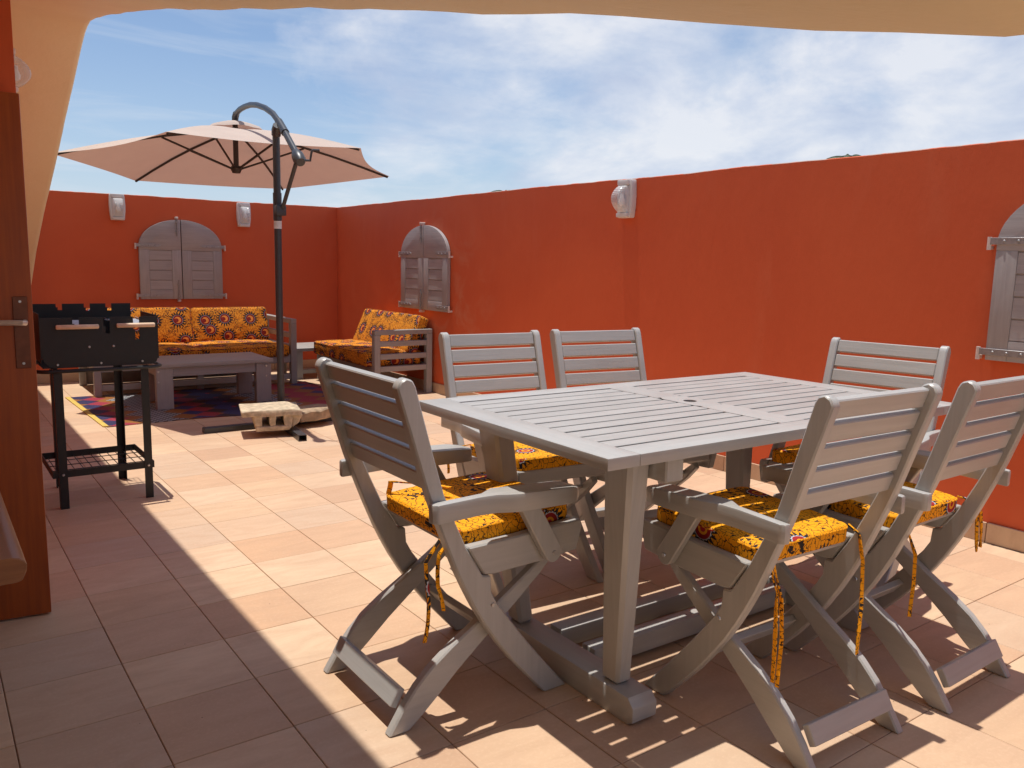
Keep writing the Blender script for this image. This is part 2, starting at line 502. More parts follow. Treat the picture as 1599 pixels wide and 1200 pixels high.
M['zinc'] = plain('painted_iron', (0.34, 0.33, 0.335), 0.38, 0.35, 60, 0.15, 0.12)
M['pin'] = plain('pale_undercoat', (0.70, 0.60, 0.55), 0.55, 0, 60, 0.12, 0.12)
M['white_plastic'] = plain('white_plastic', (0.72, 0.70, 0.68), 0.38, 0, 20, 0.05, 0.02)
M['lens'] = lens_mat()
M['bulb'] = plain('frosted_bulb', (0.86, 0.85, 0.82), 0.2, 0, 20, 0.03, 0.0)
M['pine'] = plain('pale_turned_wood', (0.68, 0.50, 0.34), 0.5, 0, 35, 0.12, 0.08)
M['concrete'] = plain('weathered_concrete', (0.50, 0.41, 0.29), 0.92, 0, 28, 0.32, 0.8)
M['stone'] = plain('brown_stone', (0.36, 0.26, 0.17), 0.95, 0, 22, 0.35, 0.8)
M['label'] = plain('paper_label', (0.78, 0.77, 0.76), 0.6, 0, 90, 0.05, 0.0)
M['ink'] = plain('label_ink', (0.2, 0.2, 0.22), 0.7, 0, 90, 0.05, 0.0)
M['sofa_cloth'] = sofa_fabric()
M['chair_cloth'] = chair_fabric()
M['rug'] = rug_fabric()
M['rug_edge'] = plain('yellow_mat_binding', (0.62, 0.45, 0.10), 0.6, 0, 60, 0.15, 0.15)
M['canopy'] = canopy_mat()
M['brass'] = plain('dull_brown_plate', (0.16, 0.055, 0.03), 0.35, 0.5, 50, 0.15, 0.05)
M['pale_metal'] = plain('brushed_lever', (0.62, 0.50, 0.42), 0.35, 0.5, 50, 0.1, 0.03)
M['sand'] = plain('sandy_ground', (0.40, 0.30, 0.20), 0.95, 0, 0.6, 0.2, 0.2)
M['frond'] = plain('palm_frond', (0.085, 0.10, 0.05), 0.6, 0, 8, 0.3, 0.0)
M['bark'] = plain('palm_bark', (0.16, 0.12, 0.085), 0.9, 0, 10, 0.3, 0.5)
M['cord'] = plain('black_cord', (0.02, 0.017, 0.015), 0.8, 0, 60, 0.1, 0.0)


# ------------------------------------------------------------------ mesh helpers
class MB:
    def __init__(self):
        self.bm = bmesh.new()

    def _add(self, vs, fs):
        v = [self.bm.verts.new(p) for p in vs]
        for f in fs:
            try:
                self.bm.faces.new([v[i] for i in f])
            except ValueError:
                pass
        return v

    def box(self, lo, hi, mtx=None):
        x0, y0, z0 = lo
        x1, y1, z1 = hi
        vs = [Vector(p) for p in ((x0, y0, z0), (x1, y0, z0), (x1, y1, z0), (x0, y1, z0), (x0, y0, z1), (x1, y0, z1), (x1, y1, z1), (x0, y1, z1))]
        if mtx is not None:
            vs = [mtx @ v for v in vs]
        self._add(vs, [(0, 3, 2, 1), (4, 5, 6, 7), (0, 1, 5, 4), (1, 2, 6, 5), (2, 3, 7, 6), (3, 0, 4, 7)])
        return self

    def prism(self, poly, a, b, axis='x', mtx=None):
        """poly: 2D points; extruded from a to b along axis ('x': poly is (y,z); 'y': (x,z); 'z': (x,y))"""
        def P(p, h):
            if axis == 'x':
                q = Vector((h, p[0], p[1]))
            elif axis == 'y':
                q = Vector((p[0], h, p[1]))
            else:
                q = Vector((p[0], p[1], h))
            return mtx @ q if mtx is not None else q
        n = len(poly)
        vs = [P(p, a) for p in poly] + [P(p, b) for p in poly]
        fs = [tuple(range(n)), tuple(range(2*n-1, n-1, -1))]
        for i in range(n):
            j = (i+1) % n
            fs.append((i, i+n, j+n, j))
        self._add(vs, fs)
        return self

    def tube(self, pts, r, n=8, cap=True):
        pts = [Vector(p) for p in pts]
        rs = r if isinstance(r, (list, tuple)) else [r]*len(pts)
        rings = []
        prev = None
        for i, p in enumerate(pts):
            if i == 0:
                d = pts[1]-p
            elif i == len(pts)-1:
                d = p-pts[i-1]
            else:
                d = (pts[i+1]-p).normalized() + (p-pts[i-1]).normalized()
            d.normalize()
            if prev is None:
                ref = Vector((0, 0, 1)) if abs(d.z) < 0.9 else Vector((1, 0, 0))
                a = d.cross(ref).normalized()
            else:
                a = (prev - d*prev.dot(d)).normalized()
            prev = a
            b = d.cross(a)
            rings.append([self.bm.verts.new(p + (a*math.cos(2*math.pi*k/n) + b*math.sin(2*math.pi*k/n))*rs[i]) for k in range(n)])
        for q, s in zip(rings, rings[1:]):
            for k in range(n):
                self.bm.faces.new((q[k], q[(k+1) % n], s[(k+1) % n], s[k]))
        if cap:
            self.bm.faces.new(rings[0][::-1])
            self.bm.faces.new(rings[-1])
        return self

    def strip(self, pts, w, side, th=0.0025):
        """a flat ribbon through pts, wide along the vectors in side"""
        pts = [Vector(p) for p in pts]
        rows = []
        for i, p in enumerate(pts):
            s = Vector(side[i] if isinstance(side, list) else side).normalized()*w/2
            d = (pts[min(i+1, len(pts)-1)]-pts[max(i-1, 0)]).normalized()
            nn = d.cross(s).normalized()*th/2
            rows.append([self.bm.verts.new(q) for q in (p-s-nn, p+s-nn, p+s+nn, p-s+nn)])
        for a, b in zip(rows, rows[1:]):
            for k in range(4):
                self.bm.faces.new((a[k], a[(k+1) % 4], b[(k+1) % 4], b[k]))
        self.bm.faces.new(rows[0][::-1]); self.bm.faces.new(rows[-1])
        return self

    def mesh(self, name, material, bevel=0.0, seg=1, smooth=35, fn=None):
        bm = self.bm
        bmesh.ops.recalc_face_normals(bm, faces=bm.faces)
        if bevel:
            es = [e for e in bm.edges if len(e.link_faces) == 2 and e.calc_face_angle(0) > R(32)]
            bmesh.ops.bevel(bm, geom=es, offset=bevel, segments=seg, profile=0.6, affect='EDGES', clamp_overlap=True)
        if fn:
            fn(bm)
        bm.normal_update()
        ly = bm.loops.layers.uv.new('UVMap')
        if bm.verts:
            ext = [max(v.co[i] for v in bm.verts)-min(v.co[i] for v in bm.verts) for i in range(3)]
        else:
            ext = [1, 1, 1]
        order = sorted(range(3), key=lambda i: -ext[i])
        for f in bm.faces:
            nn = f.normal
            k = max(range(3), key=lambda i: abs(nn[i]))
            ax = [i for i in order if i != k]
            for l in f.loops:
                l[ly].uv = (l.vert.co[ax[0]], l.vert.co[ax[1]] + 0.37*k)
        me = bpy.data.meshes.new(name)
        bm.to_mesh(me)
        bm.free()
        me.materials.append(material)
        if smooth:
            me.shade_smooth()
            me.set_sharp_from_angle(angle=R(smooth))
        return me


def obj(name, me, parent=None, loc=(0, 0, 0), rot=(0, 0, 0)):
    o = bpy.data.objects.new(name, me)
    COL.objects.link(o)
    o.location = loc
    o.rotation_euler = rot
    if parent:
        o.parent = parent
    return o


def part(name, mb, material, parent, bevel=0.0, seg=1, smooth=35, fn=None, loc=(0, 0, 0), rot=(0, 0, 0)):
    return obj(name, mb.mesh(name, material, bevel, seg, smooth, fn), parent, loc, rot)


def tag(o, label, cat, group=None):
    o['label'] = label
    o['category'] = cat
    if group:
        o['group'] = group
    return o


def empty(name, label, cat, loc=(0, 0, 0), rz=0.0, group=None):
    o = bpy.data.objects.new(name, None)
    o.empty_display_size = 0.1
    COL.objects.link(o)
    o.location = loc
    o.rotation_euler = (0, 0, rz)
    return tag(o, label, cat, group)


def copy_tree(o, parent=None):
    c = o.copy()
    COL.objects.link(c)
    if parent:
        c.parent = parent
    for ch in list(o.children):
        copy_tree(ch, c)
    return c


def B(lo, hi):
    return MB().box(lo, hi)


# ------------------------------------------------------------------ setting: ground, floor, tiles
WX, BY, WH = 3.692, 8.296, 1.695
g = MB()
g._add([(-1500, -1500, -3), (1500, -1500, -3), (1500, 1500, -3), (-1500, 1500, -3)], [(0, 1, 2, 3)])
ground = part('ground', g, M['sand'], None, smooth=0)
ground['kind'] = 'structure'

floor = part('floor', B((-1.75, -5.0, -0.25), (WX+0.16, BY+0.16, -0.0035)), M['grout'], None, smooth=0)
floor['kind'] = 'structure'
bpy.context.view_layer.update()


def tile_bm(mb, cx, cy, h, tx=0.0, ty=0.0):
    a = TILE/2-0.0013
    c = 0.0013
    vs = []
    for s, z in ((a, -0.012), (a, -c), (a-c, 0)):
        for sx, sy in ((-1, -1), (1, -1), (1, 1), (-1, 1)):
            vs.append((cx+sx*s, cy+sy*s, z+h+sx*s*tx+sy*s*ty))
    fs = [(8, 9, 10, 11)]
    for k in (0, 4):
        for i in range(4):
            j = (i+1) % 4
            fs.append((k+i, k+j, k+4+j, k+4+i))
    mb._add(vs, fs)


tile_me = MB()
tile_bm(tile_me, 0, 0, 0)
tile_me = tile_me.mesh('floor_tile', M['tile'], smooth=0)
cells = []
for i in range(-8, 12):
    for j in range(-26, 21):
        x, y = OX+(i+.5)*TILE, OY+(j+.5)*TILE
        if x-TILE/2 > WX or y-TILE/2 > BY or x < -1.75 or y < -5.0:
            continue
        pc = world_to_camera_view(S, cam, Vector((x, y, 0)))
        vis = pc.z > 0 and -0.12 < pc.x < 1.1 and -0.2 < pc.y < 1.05
        d = (Vector((x, y, 0))-Vector((0, 0, H))).length
        cells.append((0 if vis else 1, d, x, y))
cells.sort()
rest = MB()
nt = 0
for v, d, x, y in cells:
    inside = x+TILE/2 < WX and y+TILE/2 < BY
    h = random.uniform(-0.0004, 0.0004)
    if v == 0 and nt < 300 and inside:
        o = obj('floor_tile', tile_me, floor, (x, y, h), (random.uniform(-.0012, .0012), random.uniform(-.0012, .0012), random.uniform(-.001, .001)))
        nt += 1
    else:
        tile_bm(rest, x, y, h-0.0002)
ro = part('floor_tiles', rest, M['tile'], floor, smooth=0)
ro['kind'] = 'stuff'


# ------------------------------------------------------------------ terrace walls
def wall_mesh(x0, y0, x1, y1, h, along, n=140, amp=0.006):
    """a plastered wall whose top line wanders by a few millimetres"""
    mb = MB()
    L = (y1-y0) if along == 'y' else (x1-x0)
    rows = []
    for k in range(n+1):
        f = k/n
        dz = amp*(noise.noise(Vector((f*L*1.7, h, 3.1)))*1.2 + 0.5*noise.noise(Vector((f*L*9, h, 1.1))))
        if along == 'y':
            y = y0+f*L
            prof = [(x0, y, -0.25), (x0, y, h-0.004+dz), (x0+0.004, y, h+dz), (x1-0.01, y, h+dz), (x1, y, h-0.004+dz), (x1, y, -0.25)]
        else:
            x = x0+f*L
            prof = [(x, y0, -0.25), (x, y0, h-0.004+dz), (x, y0+0.004, h+dz), (x, y1-0.01, h+dz), (x, y1, h-0.004+dz), (x, y1, -0.25)]
        rows.append([mb.bm.verts.new(p) for p in prof])
    for a, b in zip(rows, rows[1:]):
        for i in range(5):
            mb.bm.faces.new((a[i], a[i+1], b[i+1], b[i]))
    mb.bm.faces.new(rows[0]); mb.bm.faces.new(rows[-1][::-1])
    return mb


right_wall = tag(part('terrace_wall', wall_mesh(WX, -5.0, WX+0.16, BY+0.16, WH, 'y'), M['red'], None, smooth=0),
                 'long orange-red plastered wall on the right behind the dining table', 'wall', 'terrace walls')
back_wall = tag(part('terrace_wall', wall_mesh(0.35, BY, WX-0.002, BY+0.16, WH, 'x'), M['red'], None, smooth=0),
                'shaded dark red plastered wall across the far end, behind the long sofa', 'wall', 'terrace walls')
sk_y = B((-0.011, -TILE/2+0.0018, 0.001), (0, TILE/2-0.0018, 0.088)).mesh('skirting_tile', M['tile'], 0.0015, 1, 0)
sk_x = B((-TILE/2+0.0018, -0.011, 0.001), (TILE/2-0.0018, 0, 0.088)).mesh('skirting_tile', M['tile'], 0.0015, 1, 0)
for j in range(-24, 21):
    y = OY+(j+.5)*TILE
    if y+TILE/2 < BY:
        obj('skirting_tile', sk_y, right_wall, (WX-0.001, y, random.uniform(-.001, .001)))
for i in range(0, 12):
    x = OX+(i+.5)*TILE
    if x+TILE/2 < WX-0.012:
        obj('skirting_tile', sk_x, back_wall, (x, BY-0.001, random.uniform(-.001, .001)))

# ------------------------------------------------------------------ house: arcade, roof, door wall, door
house = empty('house', 'house front with cream plaster arch, red wall and open wooden door on the left', 'house')
XA, XF = 0.727, 0.29
arch = [(8.05, 0.0), (7.75, 0.45), (7.40, 0.78), (6.768, 1.137), (6.274, 1.368), (5.828, 1.547), (5.409, 1.721), (5.12, 1.851), (4.77, 1.995), (4.62, 2.06), (4.483, 2.118),
        (4.40, 2.147), (4.332, 2.160), (4.26, 2.166), (4.185, 2.161), (4.05, 2.143), (3.9, 2.119), (3.504, 2.046), (3.024, 1.951), (2.65, 1.869), (2.29, 1.788),
        (1.98, 1.720), (1.703, 1.660), (1.42, 1.596), (1.153, 1.534), (0.95, 1.484), (0.753, 1.440), (0.62, 1.405), (0.49, 1.372), (0.32, 1.333), (0.22, 1.325), (0.05, 1.42), (-0.3, 1.62), (-0.8, 1.8), (-1.6, 1.8), (-2.4, 1.7), (-3.2, 1.3), (-4.6, 0.9), (-4.95, 0.0)]
mb = MB()
# soffit and the two faces as strips, hand-trowelled (edges rounded and slightly wavy)
rows = []
dense = []
for (a, b) in zip(arch, arch[1:]):
    L = math.hypot(b[0]-a[0], b[1]-a[1])
    k = max(1, int(L/0.07))
    for q in range(k):
        dense.append((a[0]+(b[0]-a[0])*q/k, a[1]+(b[1]-a[1])*q/k))
dense.append(arch[-1])
for (y, z) in dense:
    wob = 0.004*noise.noise(Vector((y*5, z*5, 0))) + 0.002*noise.noise(Vector((y*19, z*19, 4)))
    z = z+wob
    prof = [(XA, 0.0), (XA, 1.0), (XA-0.004, 2.0), (XA-0.014, 3.0), (XA-0.03, 4.0), (XF+0.2, 5.0), (XF-0.3, 6.0), (XF-0.3, 7.0)]
    t_ = 2.95
    pts = [Vector((XA, y, t_)), Vector((XA, y, z+0.03)), Vector((XA-0.004, y, z+0.014)), Vector((XA-0.014, y, z+0.004)), Vector((XA-0.03, y, z)),
           Vector((XF+0.2, y, z+0.003*noise.noise(Vector((y*4, 2, 0))))), Vector((XF+0.0, y, z))]
    rows.append([mb.bm.verts.new(p) for p in pts])
for a, b in zip(rows, rows[1:]):
    for i in range(6):
        mb.bm.faces.new((a[i], a[i+1], b[i+1], b[i]))
inner = [[mb.bm.verts.new((XF, y, 2.95)) for (y, z) in dense]]
for k in range(len(rows)-1):
    mb.bm.faces.new((rows[k][6], inner[0][k], inner[0][k+1], rows[k+1][6]))
    mb.bm.faces.new((rows[k][0], rows[k+1][0], inner[0][k+1], inner[0][k]))
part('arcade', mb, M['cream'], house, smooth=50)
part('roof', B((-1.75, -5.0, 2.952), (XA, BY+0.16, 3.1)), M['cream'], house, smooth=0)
# red door wall in the plane Y = 2.97, with an arched opening holding the door
WY = 2.965
part('back_wall', B((-1.75, -5.0, 0), (-1.6, WY, 2.95)), M['cream'], house, smooth=0)
mb = MB()
mb.box((XF-0.062, WY, 0), (XF, 8.0, 2.95))                                  # jamb and flank towards the terrace
mb.box((XF+0.001, 4.02, 0), (0.372, 8.0, 2.95))
mb.box((-1.75, WY, 0), (-0.62, WY+0.3, 2.95))
pts = [(-0.62, 1.615), (-0.62, 2.95), (XF-0.062, 2.95), (XF-0.062, 1.62)]
arcp = [(XF-0.064-0.556*(1-math.cos(a))/1.0*0.5*2*0.5, 1.62) for a in (0,)]
cxm, hw = (XF-0.062-0.62)/2, (XF-0.062+0.62)/2
arc = [(cxm+hw*math.cos(a), 1.62+0.26*math.sin(a)) for a in [math.pi*k/18 for k in range(19)]]
mb.prism([(-0.62, 2.95)] + arc[::-1] + [(XF-0.062, 2.95)], WY+0.001, WY+0.3, 'y')
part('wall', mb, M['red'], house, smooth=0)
part('tympanum', MB().prism(arc, WY+0.12, WY+0.16, 'y'), M['door'], house, smooth=0)
dm = empty('door_holder', '', '')
bpy.data.objects.remove(dm)
door = part('door', B((-0.80, 0, 0.006), (0, 0.042, 1.612)), M['door'], house, 0.004, 2, loc=(0.290, 2.888, 0), rot=(0, 0, R(-6)))
part('handle_plate', B((-0.052, -0.004, 0.800), (-0.012, 0.0, 1.018)), M['brass'], door, 0.0015)
lv = MB().tube([(-0.022, -0.003, 0.94), (-0.022, -0.035, 0.94), (-0.030, -0.042, 0.941), (-0.06, -0.043, 0.942), (-0.14, -0.042, 0.942)], 0.0085, 10)
part('lever', lv, M['pale_metal'], door)
for z in (0.815, 1.003):
    part('screw', MB().tube([(-0.032, -0.0035, z), (-0.032, -0.0065, z)], 0.004, 8), M['steel'], door)

# ------------------------------------------------------------------ bulkhead wall lamps
def make_lamp(label, loc, rz, group):
    """local: -Y is out of the wall, origin at the lamp's bottom centre on the wall"""
    t = empty('wall_lamp', label, 'wall lamp', loc, rz, group)
    w, h = 0.066, 0.235
    prof = [(-w*0.86, 0.006), (-w*0.80, 0.0), (w*0.80, 0.0), (w*0.86, 0.006), (w*1.0, 0.08), (w*1.02, 0.14), (w*0.95, 0.215), (w*0.90, h), (-w*0.90, h), (-w*0.95, 0.215), (-w*1.02, 0.14), (-w*1.0, 0.08)]
    part('base', MB().prism(prof, -0.042, 0.0, 'y'), M['white_plastic'], t, 0.006, 2)
    part('bottom_lip', B((-w*0.74, -0.064, 0.004), (w*0.74, -0.041, 0.030)), M['white_plastic'], t, 0.005, 2)
    part('top_cap', B((-w*0.74, -0.062, h-0.034), (w*0.74, -0.041, h-0.002)), M['white_plastic'], t, 0.005, 2)
    # bulging lens, ribbed across
    mb = MB()
    nz, nx = 30, 26
    grid = []
    for i in range(nz+1):
        f = i/nz
        z = 0.030+f*(h-0.064)
        bul = math.sin(math.pi*min(1, max(0, f)))**0.62
        row = []
        for k in range(nx+1):
            q = k/nx*2-1
            x = q*w*0.74
            dep = 0.045 + 0.088*bul*(1-abs(q)**5)*(1.0 if abs(q) < 1 else 0)
            rib = 0.0011*((k % 2)*2-1)*(1 if f > 0.3 else 0) + (0.0014*((i % 2)*2-1) if f > 0.62 else 0)
            if k in (0, nx):
                rib = 0
                dep = 0.045
            row.append(mb.bm.verts.new((x, -dep-rib, z)))
        grid.append(row)
    for a, b in zip(grid, grid[1:]):
        for k in range(nx):
            mb.bm.faces.new((a[k], a[k+1], b[k+1], b[k]))
    part('lens', mb, M['lens'], t, smooth=20)
    part('bulb', MB().tube([(0, -0.06, 0.135), (0, -0.06, 0.150), (0, -0.06, 0.128), (0, -0.06, 0.100), (0, -0.06, 0.080), (0, -0.06, 0.072)][1:], [0.012, 0.014, 0.024, 0.021, 0.008], 14), M['bulb'], t)
    part('reflector', B((-w*0.66, -0.0455, 0.034), (w*0.66, -0.0425, h-0.038)), M['white_plastic'], t, 0.001)
    return t


G = 'bulkhead lamps fixed to the walls'
make_lamp('white bulkhead lamp on the far wall, left of the arched shutters', (1.548, BY, 1.458), 0, G)
make_lamp('white bulkhead lamp on the far wall, beside the parasol pole', (2.695, BY, 1.447), 0, G)
make_lamp('white bulkhead lamp alone at the top of the long right wall', (WX, 3.86, 1.448), R(-90), G)
make_lamp('lamp seen edge-on in shade against the cream arch, above the door', (0.372, 4.25, 1.825), R(90), G).scale = (0.78, 0.78, 0.78)

# ------------------------------------------------------------------ arched window shutters
def make_shutter(label, loc, rz, half=0.375, spring=0.485, rise=0.255, bottom=0.0):
    """local: x across, -Y out of the wall, origin at the bottom centre"""
    t = empty('window_shutter', label, 'shutters', loc, rz, 'arched grey window shutters')
    gap = 0.004
    for s in (-1, 1):
        leaf = None
        n = 14
        arcp = [(half*math.cos(a), spring+rise*math.sin(a)) for a in [math.pi/2*k/n for k in range(n+1)]]
        arcp = [(x, z) for x, z in arcp if x > gap] + [(gap, spring+rise)]
        sx = lambda x: s*x
        # backing board, whole leaf outline
        back = [(sx(gap), 0)] + [(sx(half), 0)] + [(sx(x), z) for x, z in arcp]
        leaf = part('leaf', MB().prism(back, -0.026, -0.004, 'y'), M['shutter'], t, 0.002)
        st = 0.085
        part('outer_stile', B((min(sx(half), sx(half-st)), -0.035, 0.0), (max(sx(half), sx(half-st)), -0.0262, spring-0.03)), M['shutter'], leaf, 0.003, 2)
        part('inner_stile', B((min(sx(gap), sx(gap+st)), -0.035, 0.0), (max(sx(gap), sx(gap+st)), -0.0262, spring-0.03)), M['shutter'], leaf, 0.003, 2)
        part('bottom_rail', B((min(sx(gap+st), sx(half-st)), -0.0348, 0.0), (max(sx(gap+st), sx(half-st)), -0.0262, 0.085)), M['shutter'], leaf, 0.003, 2)
        top = [(sx(gap), spring-0.03), (sx(half), spring-0.03)] + [(sx(x), z) for x, z in arcp]
        part('arched_top', MB().prism(top, -0.0349, -0.0262, 'y'), M['shutter'], leaf, 0.003, 2)
        n = 4
        z0, z1 = 0.087, spring-0.032
        hh = (z1-z0)/n
        for k in range(n):
            a, b = z0+k*hh, z0+(k+1)*hh-0.003
            pr = [(-0.0262, a), (-0.0335, a+0.002), (-0.0305, b-0.003), (-0.0262, b)]
            part('slat', MB().prism(pr, min(sx(gap+st+0.001), sx(half-st-0.001)), max(sx(gap+st+0.001), sx(half-st-0.001)), 'x'), M['shutter'], leaf)
        for z in (0.035, spring+0.01):
            hb = MB()
            e = half+0.030
            hb.prism([(sx(e), z-0.014), (sx(half-0.17), z-0.014), (sx(half-0.20), z), (sx(half-0.17), z+0.014), (sx(e), z+0.014)], -0.040, -0.0353, 'y')
            for q in (0.03, 0.085, 0.14):
                hb.tube([(sx(half-q), -0.0395, z), (sx(half-q), -0.0445, z)], [0.0065, 0.004], 8)
            part('hinge', hb, M['zinc'], leaf, 0.0008)
            pn = MB().tube([(sx(e), -0.034, z-0.036), (sx(e), -0.034, z+0.018)], 0.0085, 10)
            pn.box((min(sx(e-0.004), sx(e+0.004)), -0.032, z-0.034), (max(sx(e-0.004), sx(e+0.004)), 0.002, z-0.018))
            part('hinge_pin', pn, M['pin'], leaf)
    for (z0, z1) in ((-0.012, 0.18), (spring+rise-0.15, spring+rise+0.018)):
        bt = MB().tube([(-0.035, -0.043, z0), (-0.035, -0.043, z1)], 0.0055, 8)
        for z in (z0+0.04, z1-0.04):
            bt.box((-0.047, -0.049, z-0.006), (-0.023, -0.0353, z+0.006))
        part('bolt', bt, M['zinc'], t)
    for z in (-0.016, spring+rise+0.016):
        part('bolt_socket', B((-0.047, -0.048, z-0.010), (-0.023, 0.0, z+0.010)), M['pin'], t, 0.003)
    return t


make_shutter('pair of grey arched shutters in shade on the far wall above the long sofa', (2.092, BY, 0.742), 0, 0.377, 0.49, 0.255)
make_shutter('pair of grey arched shutters on the right wall above the armchair', (WX, 6.395, 0.725), R(-90), 0.41, 0.483, 0.255)
make_shutter('grey arched shutters cut off by the right edge of the photo', (WX, 1.225, 0.79), R(-90), 0.40, 0.485, 0.255)


# ------------------------------------------------------------------ dining table
TX, TY, TA = 1.929, 1.679, -0.014
table = empty('dining_table', 'grey slatted wooden dining table with a parasol hole in the middle', 'table', (TX, TY, 0), TA)
TL, TW, TZ = 1.487, 0.85, 0.74
hl, hw_ = TL/2, TW/2
EB, SB, CB, TH = 0.095, 0.078, 0.052, 0.028
for s in (-1, 1):
    part('end_board', B((min(s*hl, s*(hl-EB)), -hw_, TZ-TH), (max(s*hl, s*(hl-EB)), hw_, TZ)), M['grey'], table, 0.002, 2)
    part('side_board', B((-(hl-EB-0.0012), min(s*hw_, s*(hw_-SB)), TZ-TH), (hl-EB-0.0012, max(s*hw_, s*(hw_-SB)), TZ-0.0004)), M['grey'], table, 0.0015, 2)
# centre board with the round parasol hole
ci = hw_-SB-0.0012
mb = MB()
nseg = 24
outer = []
for k in range(nseg):
    a = 2*math.pi*k/nseg + math.pi/nseg
    c, s_ = math.cos(a), math.sin(a)
    q = min(CB/abs(c) if abs(c) > 1e-6 else 9, 0.09/abs(s_) if abs(s_) > 1e-6 else 9)
    outer.append((c*q, s_*q))
for z, flip in ((TZ-0.0002, 1), (TZ-TH, -1)):
    pass
vi_t = [mb.bm.verts.new((0.021*math.cos(2*math.pi*k/nseg+math.pi/nseg), 0.021*math.sin(2*math.pi*k/nseg+math.pi/nseg)+0.03, TZ-0.0003)) for k in range(nseg)]
vo_t = [mb.bm.verts.new((x, y+0.03, TZ-0.0003)) for x, y in outer]
vi_b = [mb.bm.verts.new((v.co.x, v.co.y, TZ-TH)) for v in vi_t]
vo_b = [mb.bm.verts.new((v.co.x, v.co.y, TZ-TH)) for v in vo_t]
for k in range(nseg):
    j = (k+1) % nseg
    mb.bm.faces.new((vi_t[k], vo_t[k], vo_t[j], vi_t[j]))
    mb.bm.faces.new((vi_b[k], vi_b[j], vo_b[j], vo_b[k]))
    mb.bm.faces.new((vi_t[k], vi_t[j], vi_b[j], vi_b[k]))
part('hole_board', mb, M['grey'], table, smooth=0)
part('centre_board', B((-CB, 0.1202, TZ-TH), (CB, ci, TZ-0.0003)), M['grey'], table, smooth=0)
part('centre_board', B((-CB, -ci, TZ-TH), (CB, -0.0602, TZ-0.0003)), M['grey'], table, smooth=0)
# slats: 11 in each half
ns, gp = 11, 0.0105
sw = (2*ci-(ns+1)*gp)/ns
Ls = hl-EB-CB-0.0012
sl = B((-Ls/2, -sw/2, TZ-0.0275), (Ls/2, sw/2, TZ-0.0008)).mesh('slat', M['grey'], 0.0012, 1)
for s in (-1, 1):
    for k in range(ns):
        obj('slat', sl, table, (s*(CB+0.0006+Ls/2), -ci+gp+sw/2+k*(sw+gp), random.uniform(-.0006, .0003)))
part('batten', B((-(hl-0.30), -0.021, TZ-0.055), (hl-0.30, 0.021, TZ-0.029)), M['grey'], table, 0.002)
for s in (-1, 1):
    xb = s*0.494
    part('foot_bar', MB().prism([(-0.305, 0.0), (-0.325, 0.012), (-0.325, 0.05), (-0.305, 0.072), (0.305, 0.072), (0.325, 0.05), (0.325, 0.012), (0.305, 0.0)], xb-0.042, xb+0.042, 'x'), M['grey'], table, 0.004, 2)
    xt = s*0.560
    part('top_beam', B((xt-s*0.036-0.03-s*0.031, -0.385, 0.645), (xt-s*0.036+0.03-s*0.031, 0.385, TZ-TH-0.001)), M['grey'], table, 0.004)
    for e in (-1, 1):
        def taper(cx, cy, z, wx, wy):
            return [(cx-wx, cy-wy, z), (cx+wx, cy-wy, z), (cx+wx, cy+wy, z), (cx-wx, cy+wy, z)]
        mb = MB()
        vs = taper(xb, e*0.215, 0.0722, 0.027, 0.033) + taper(xt, e*0.290, TZ-TH-0.0008, 0.035, 0.050)
        mb._add([Vector(v) for v in vs], [(0, 3, 2, 1), (4, 5, 6, 7), (0, 1, 5, 4), (1, 2, 6, 5), (2, 3, 7, 6), (3, 0, 4, 7)])
        part('leg', mb, M['grey'], table, 0.010, 1)
for yb in (-0.03, 0.12):
    part('stretcher', B((-0.432, yb-0.028, 0.012), (0.432, yb+0.028, 0.07)), M['grey'], table, 0.003, 2)

# ------------------------------------------------------------------ folding armchair
POST = [(0.016, 0.864), (0.024, 0.880), (0.040, 0.888), (0.056, 0.882), (0.064, 0.866), (0.100, 0.720), (0.131, 0.601), (0.156, 0.537), (0.190, 0.457), (0.238, 0.3745), (0.262, 0.371), (0.266, 0.325),
        (0.284, 0.292), (0.317, 0.248), (0.355, 0.198), (0.400, 0.142), (0.452, 0.080), (0.522, 0.0), (0.445, 0.0), (0.392, 0.058), (0.335, 0.122), (0.290, 0.180), (0.248, 0.240), (0.214, 0.296), (0.188, 0.345),
        (0.165, 0.392), (0.136, 0.467), (0.103, 0.560), (0.086, 0.612), (0.052, 0.735)]
RLEG = [(0.490, 0.398), (0.420, 0.346), (0.345, 0.297), (0.250, 0.236), (0.169, 0.188), (0.112, 0.148), (0.072, 0.110), (0.035, 0.064), (0.002, 0.014), (-0.006, 0.0), (0.050, 0.0), (0.082, 0.024), (0.125, 0.060),
        (0.192, 0.120), (0.282, 0.192), (0.370, 0.260), (0.450, 0.325), (0.505, 0.380)]
RAIL = [(0.192, 0.456), (0.340, 0.459), (0.480, 0.466), (0.556, 0.470), (0.562, 0.450), (0.545, 0.385), (0.430, 0.376), (0.270, 0.372), (0.242, 0.376)]


POST = [(u-0.020*max(0, z-0.40)/0.48, z) for u, z in POST]


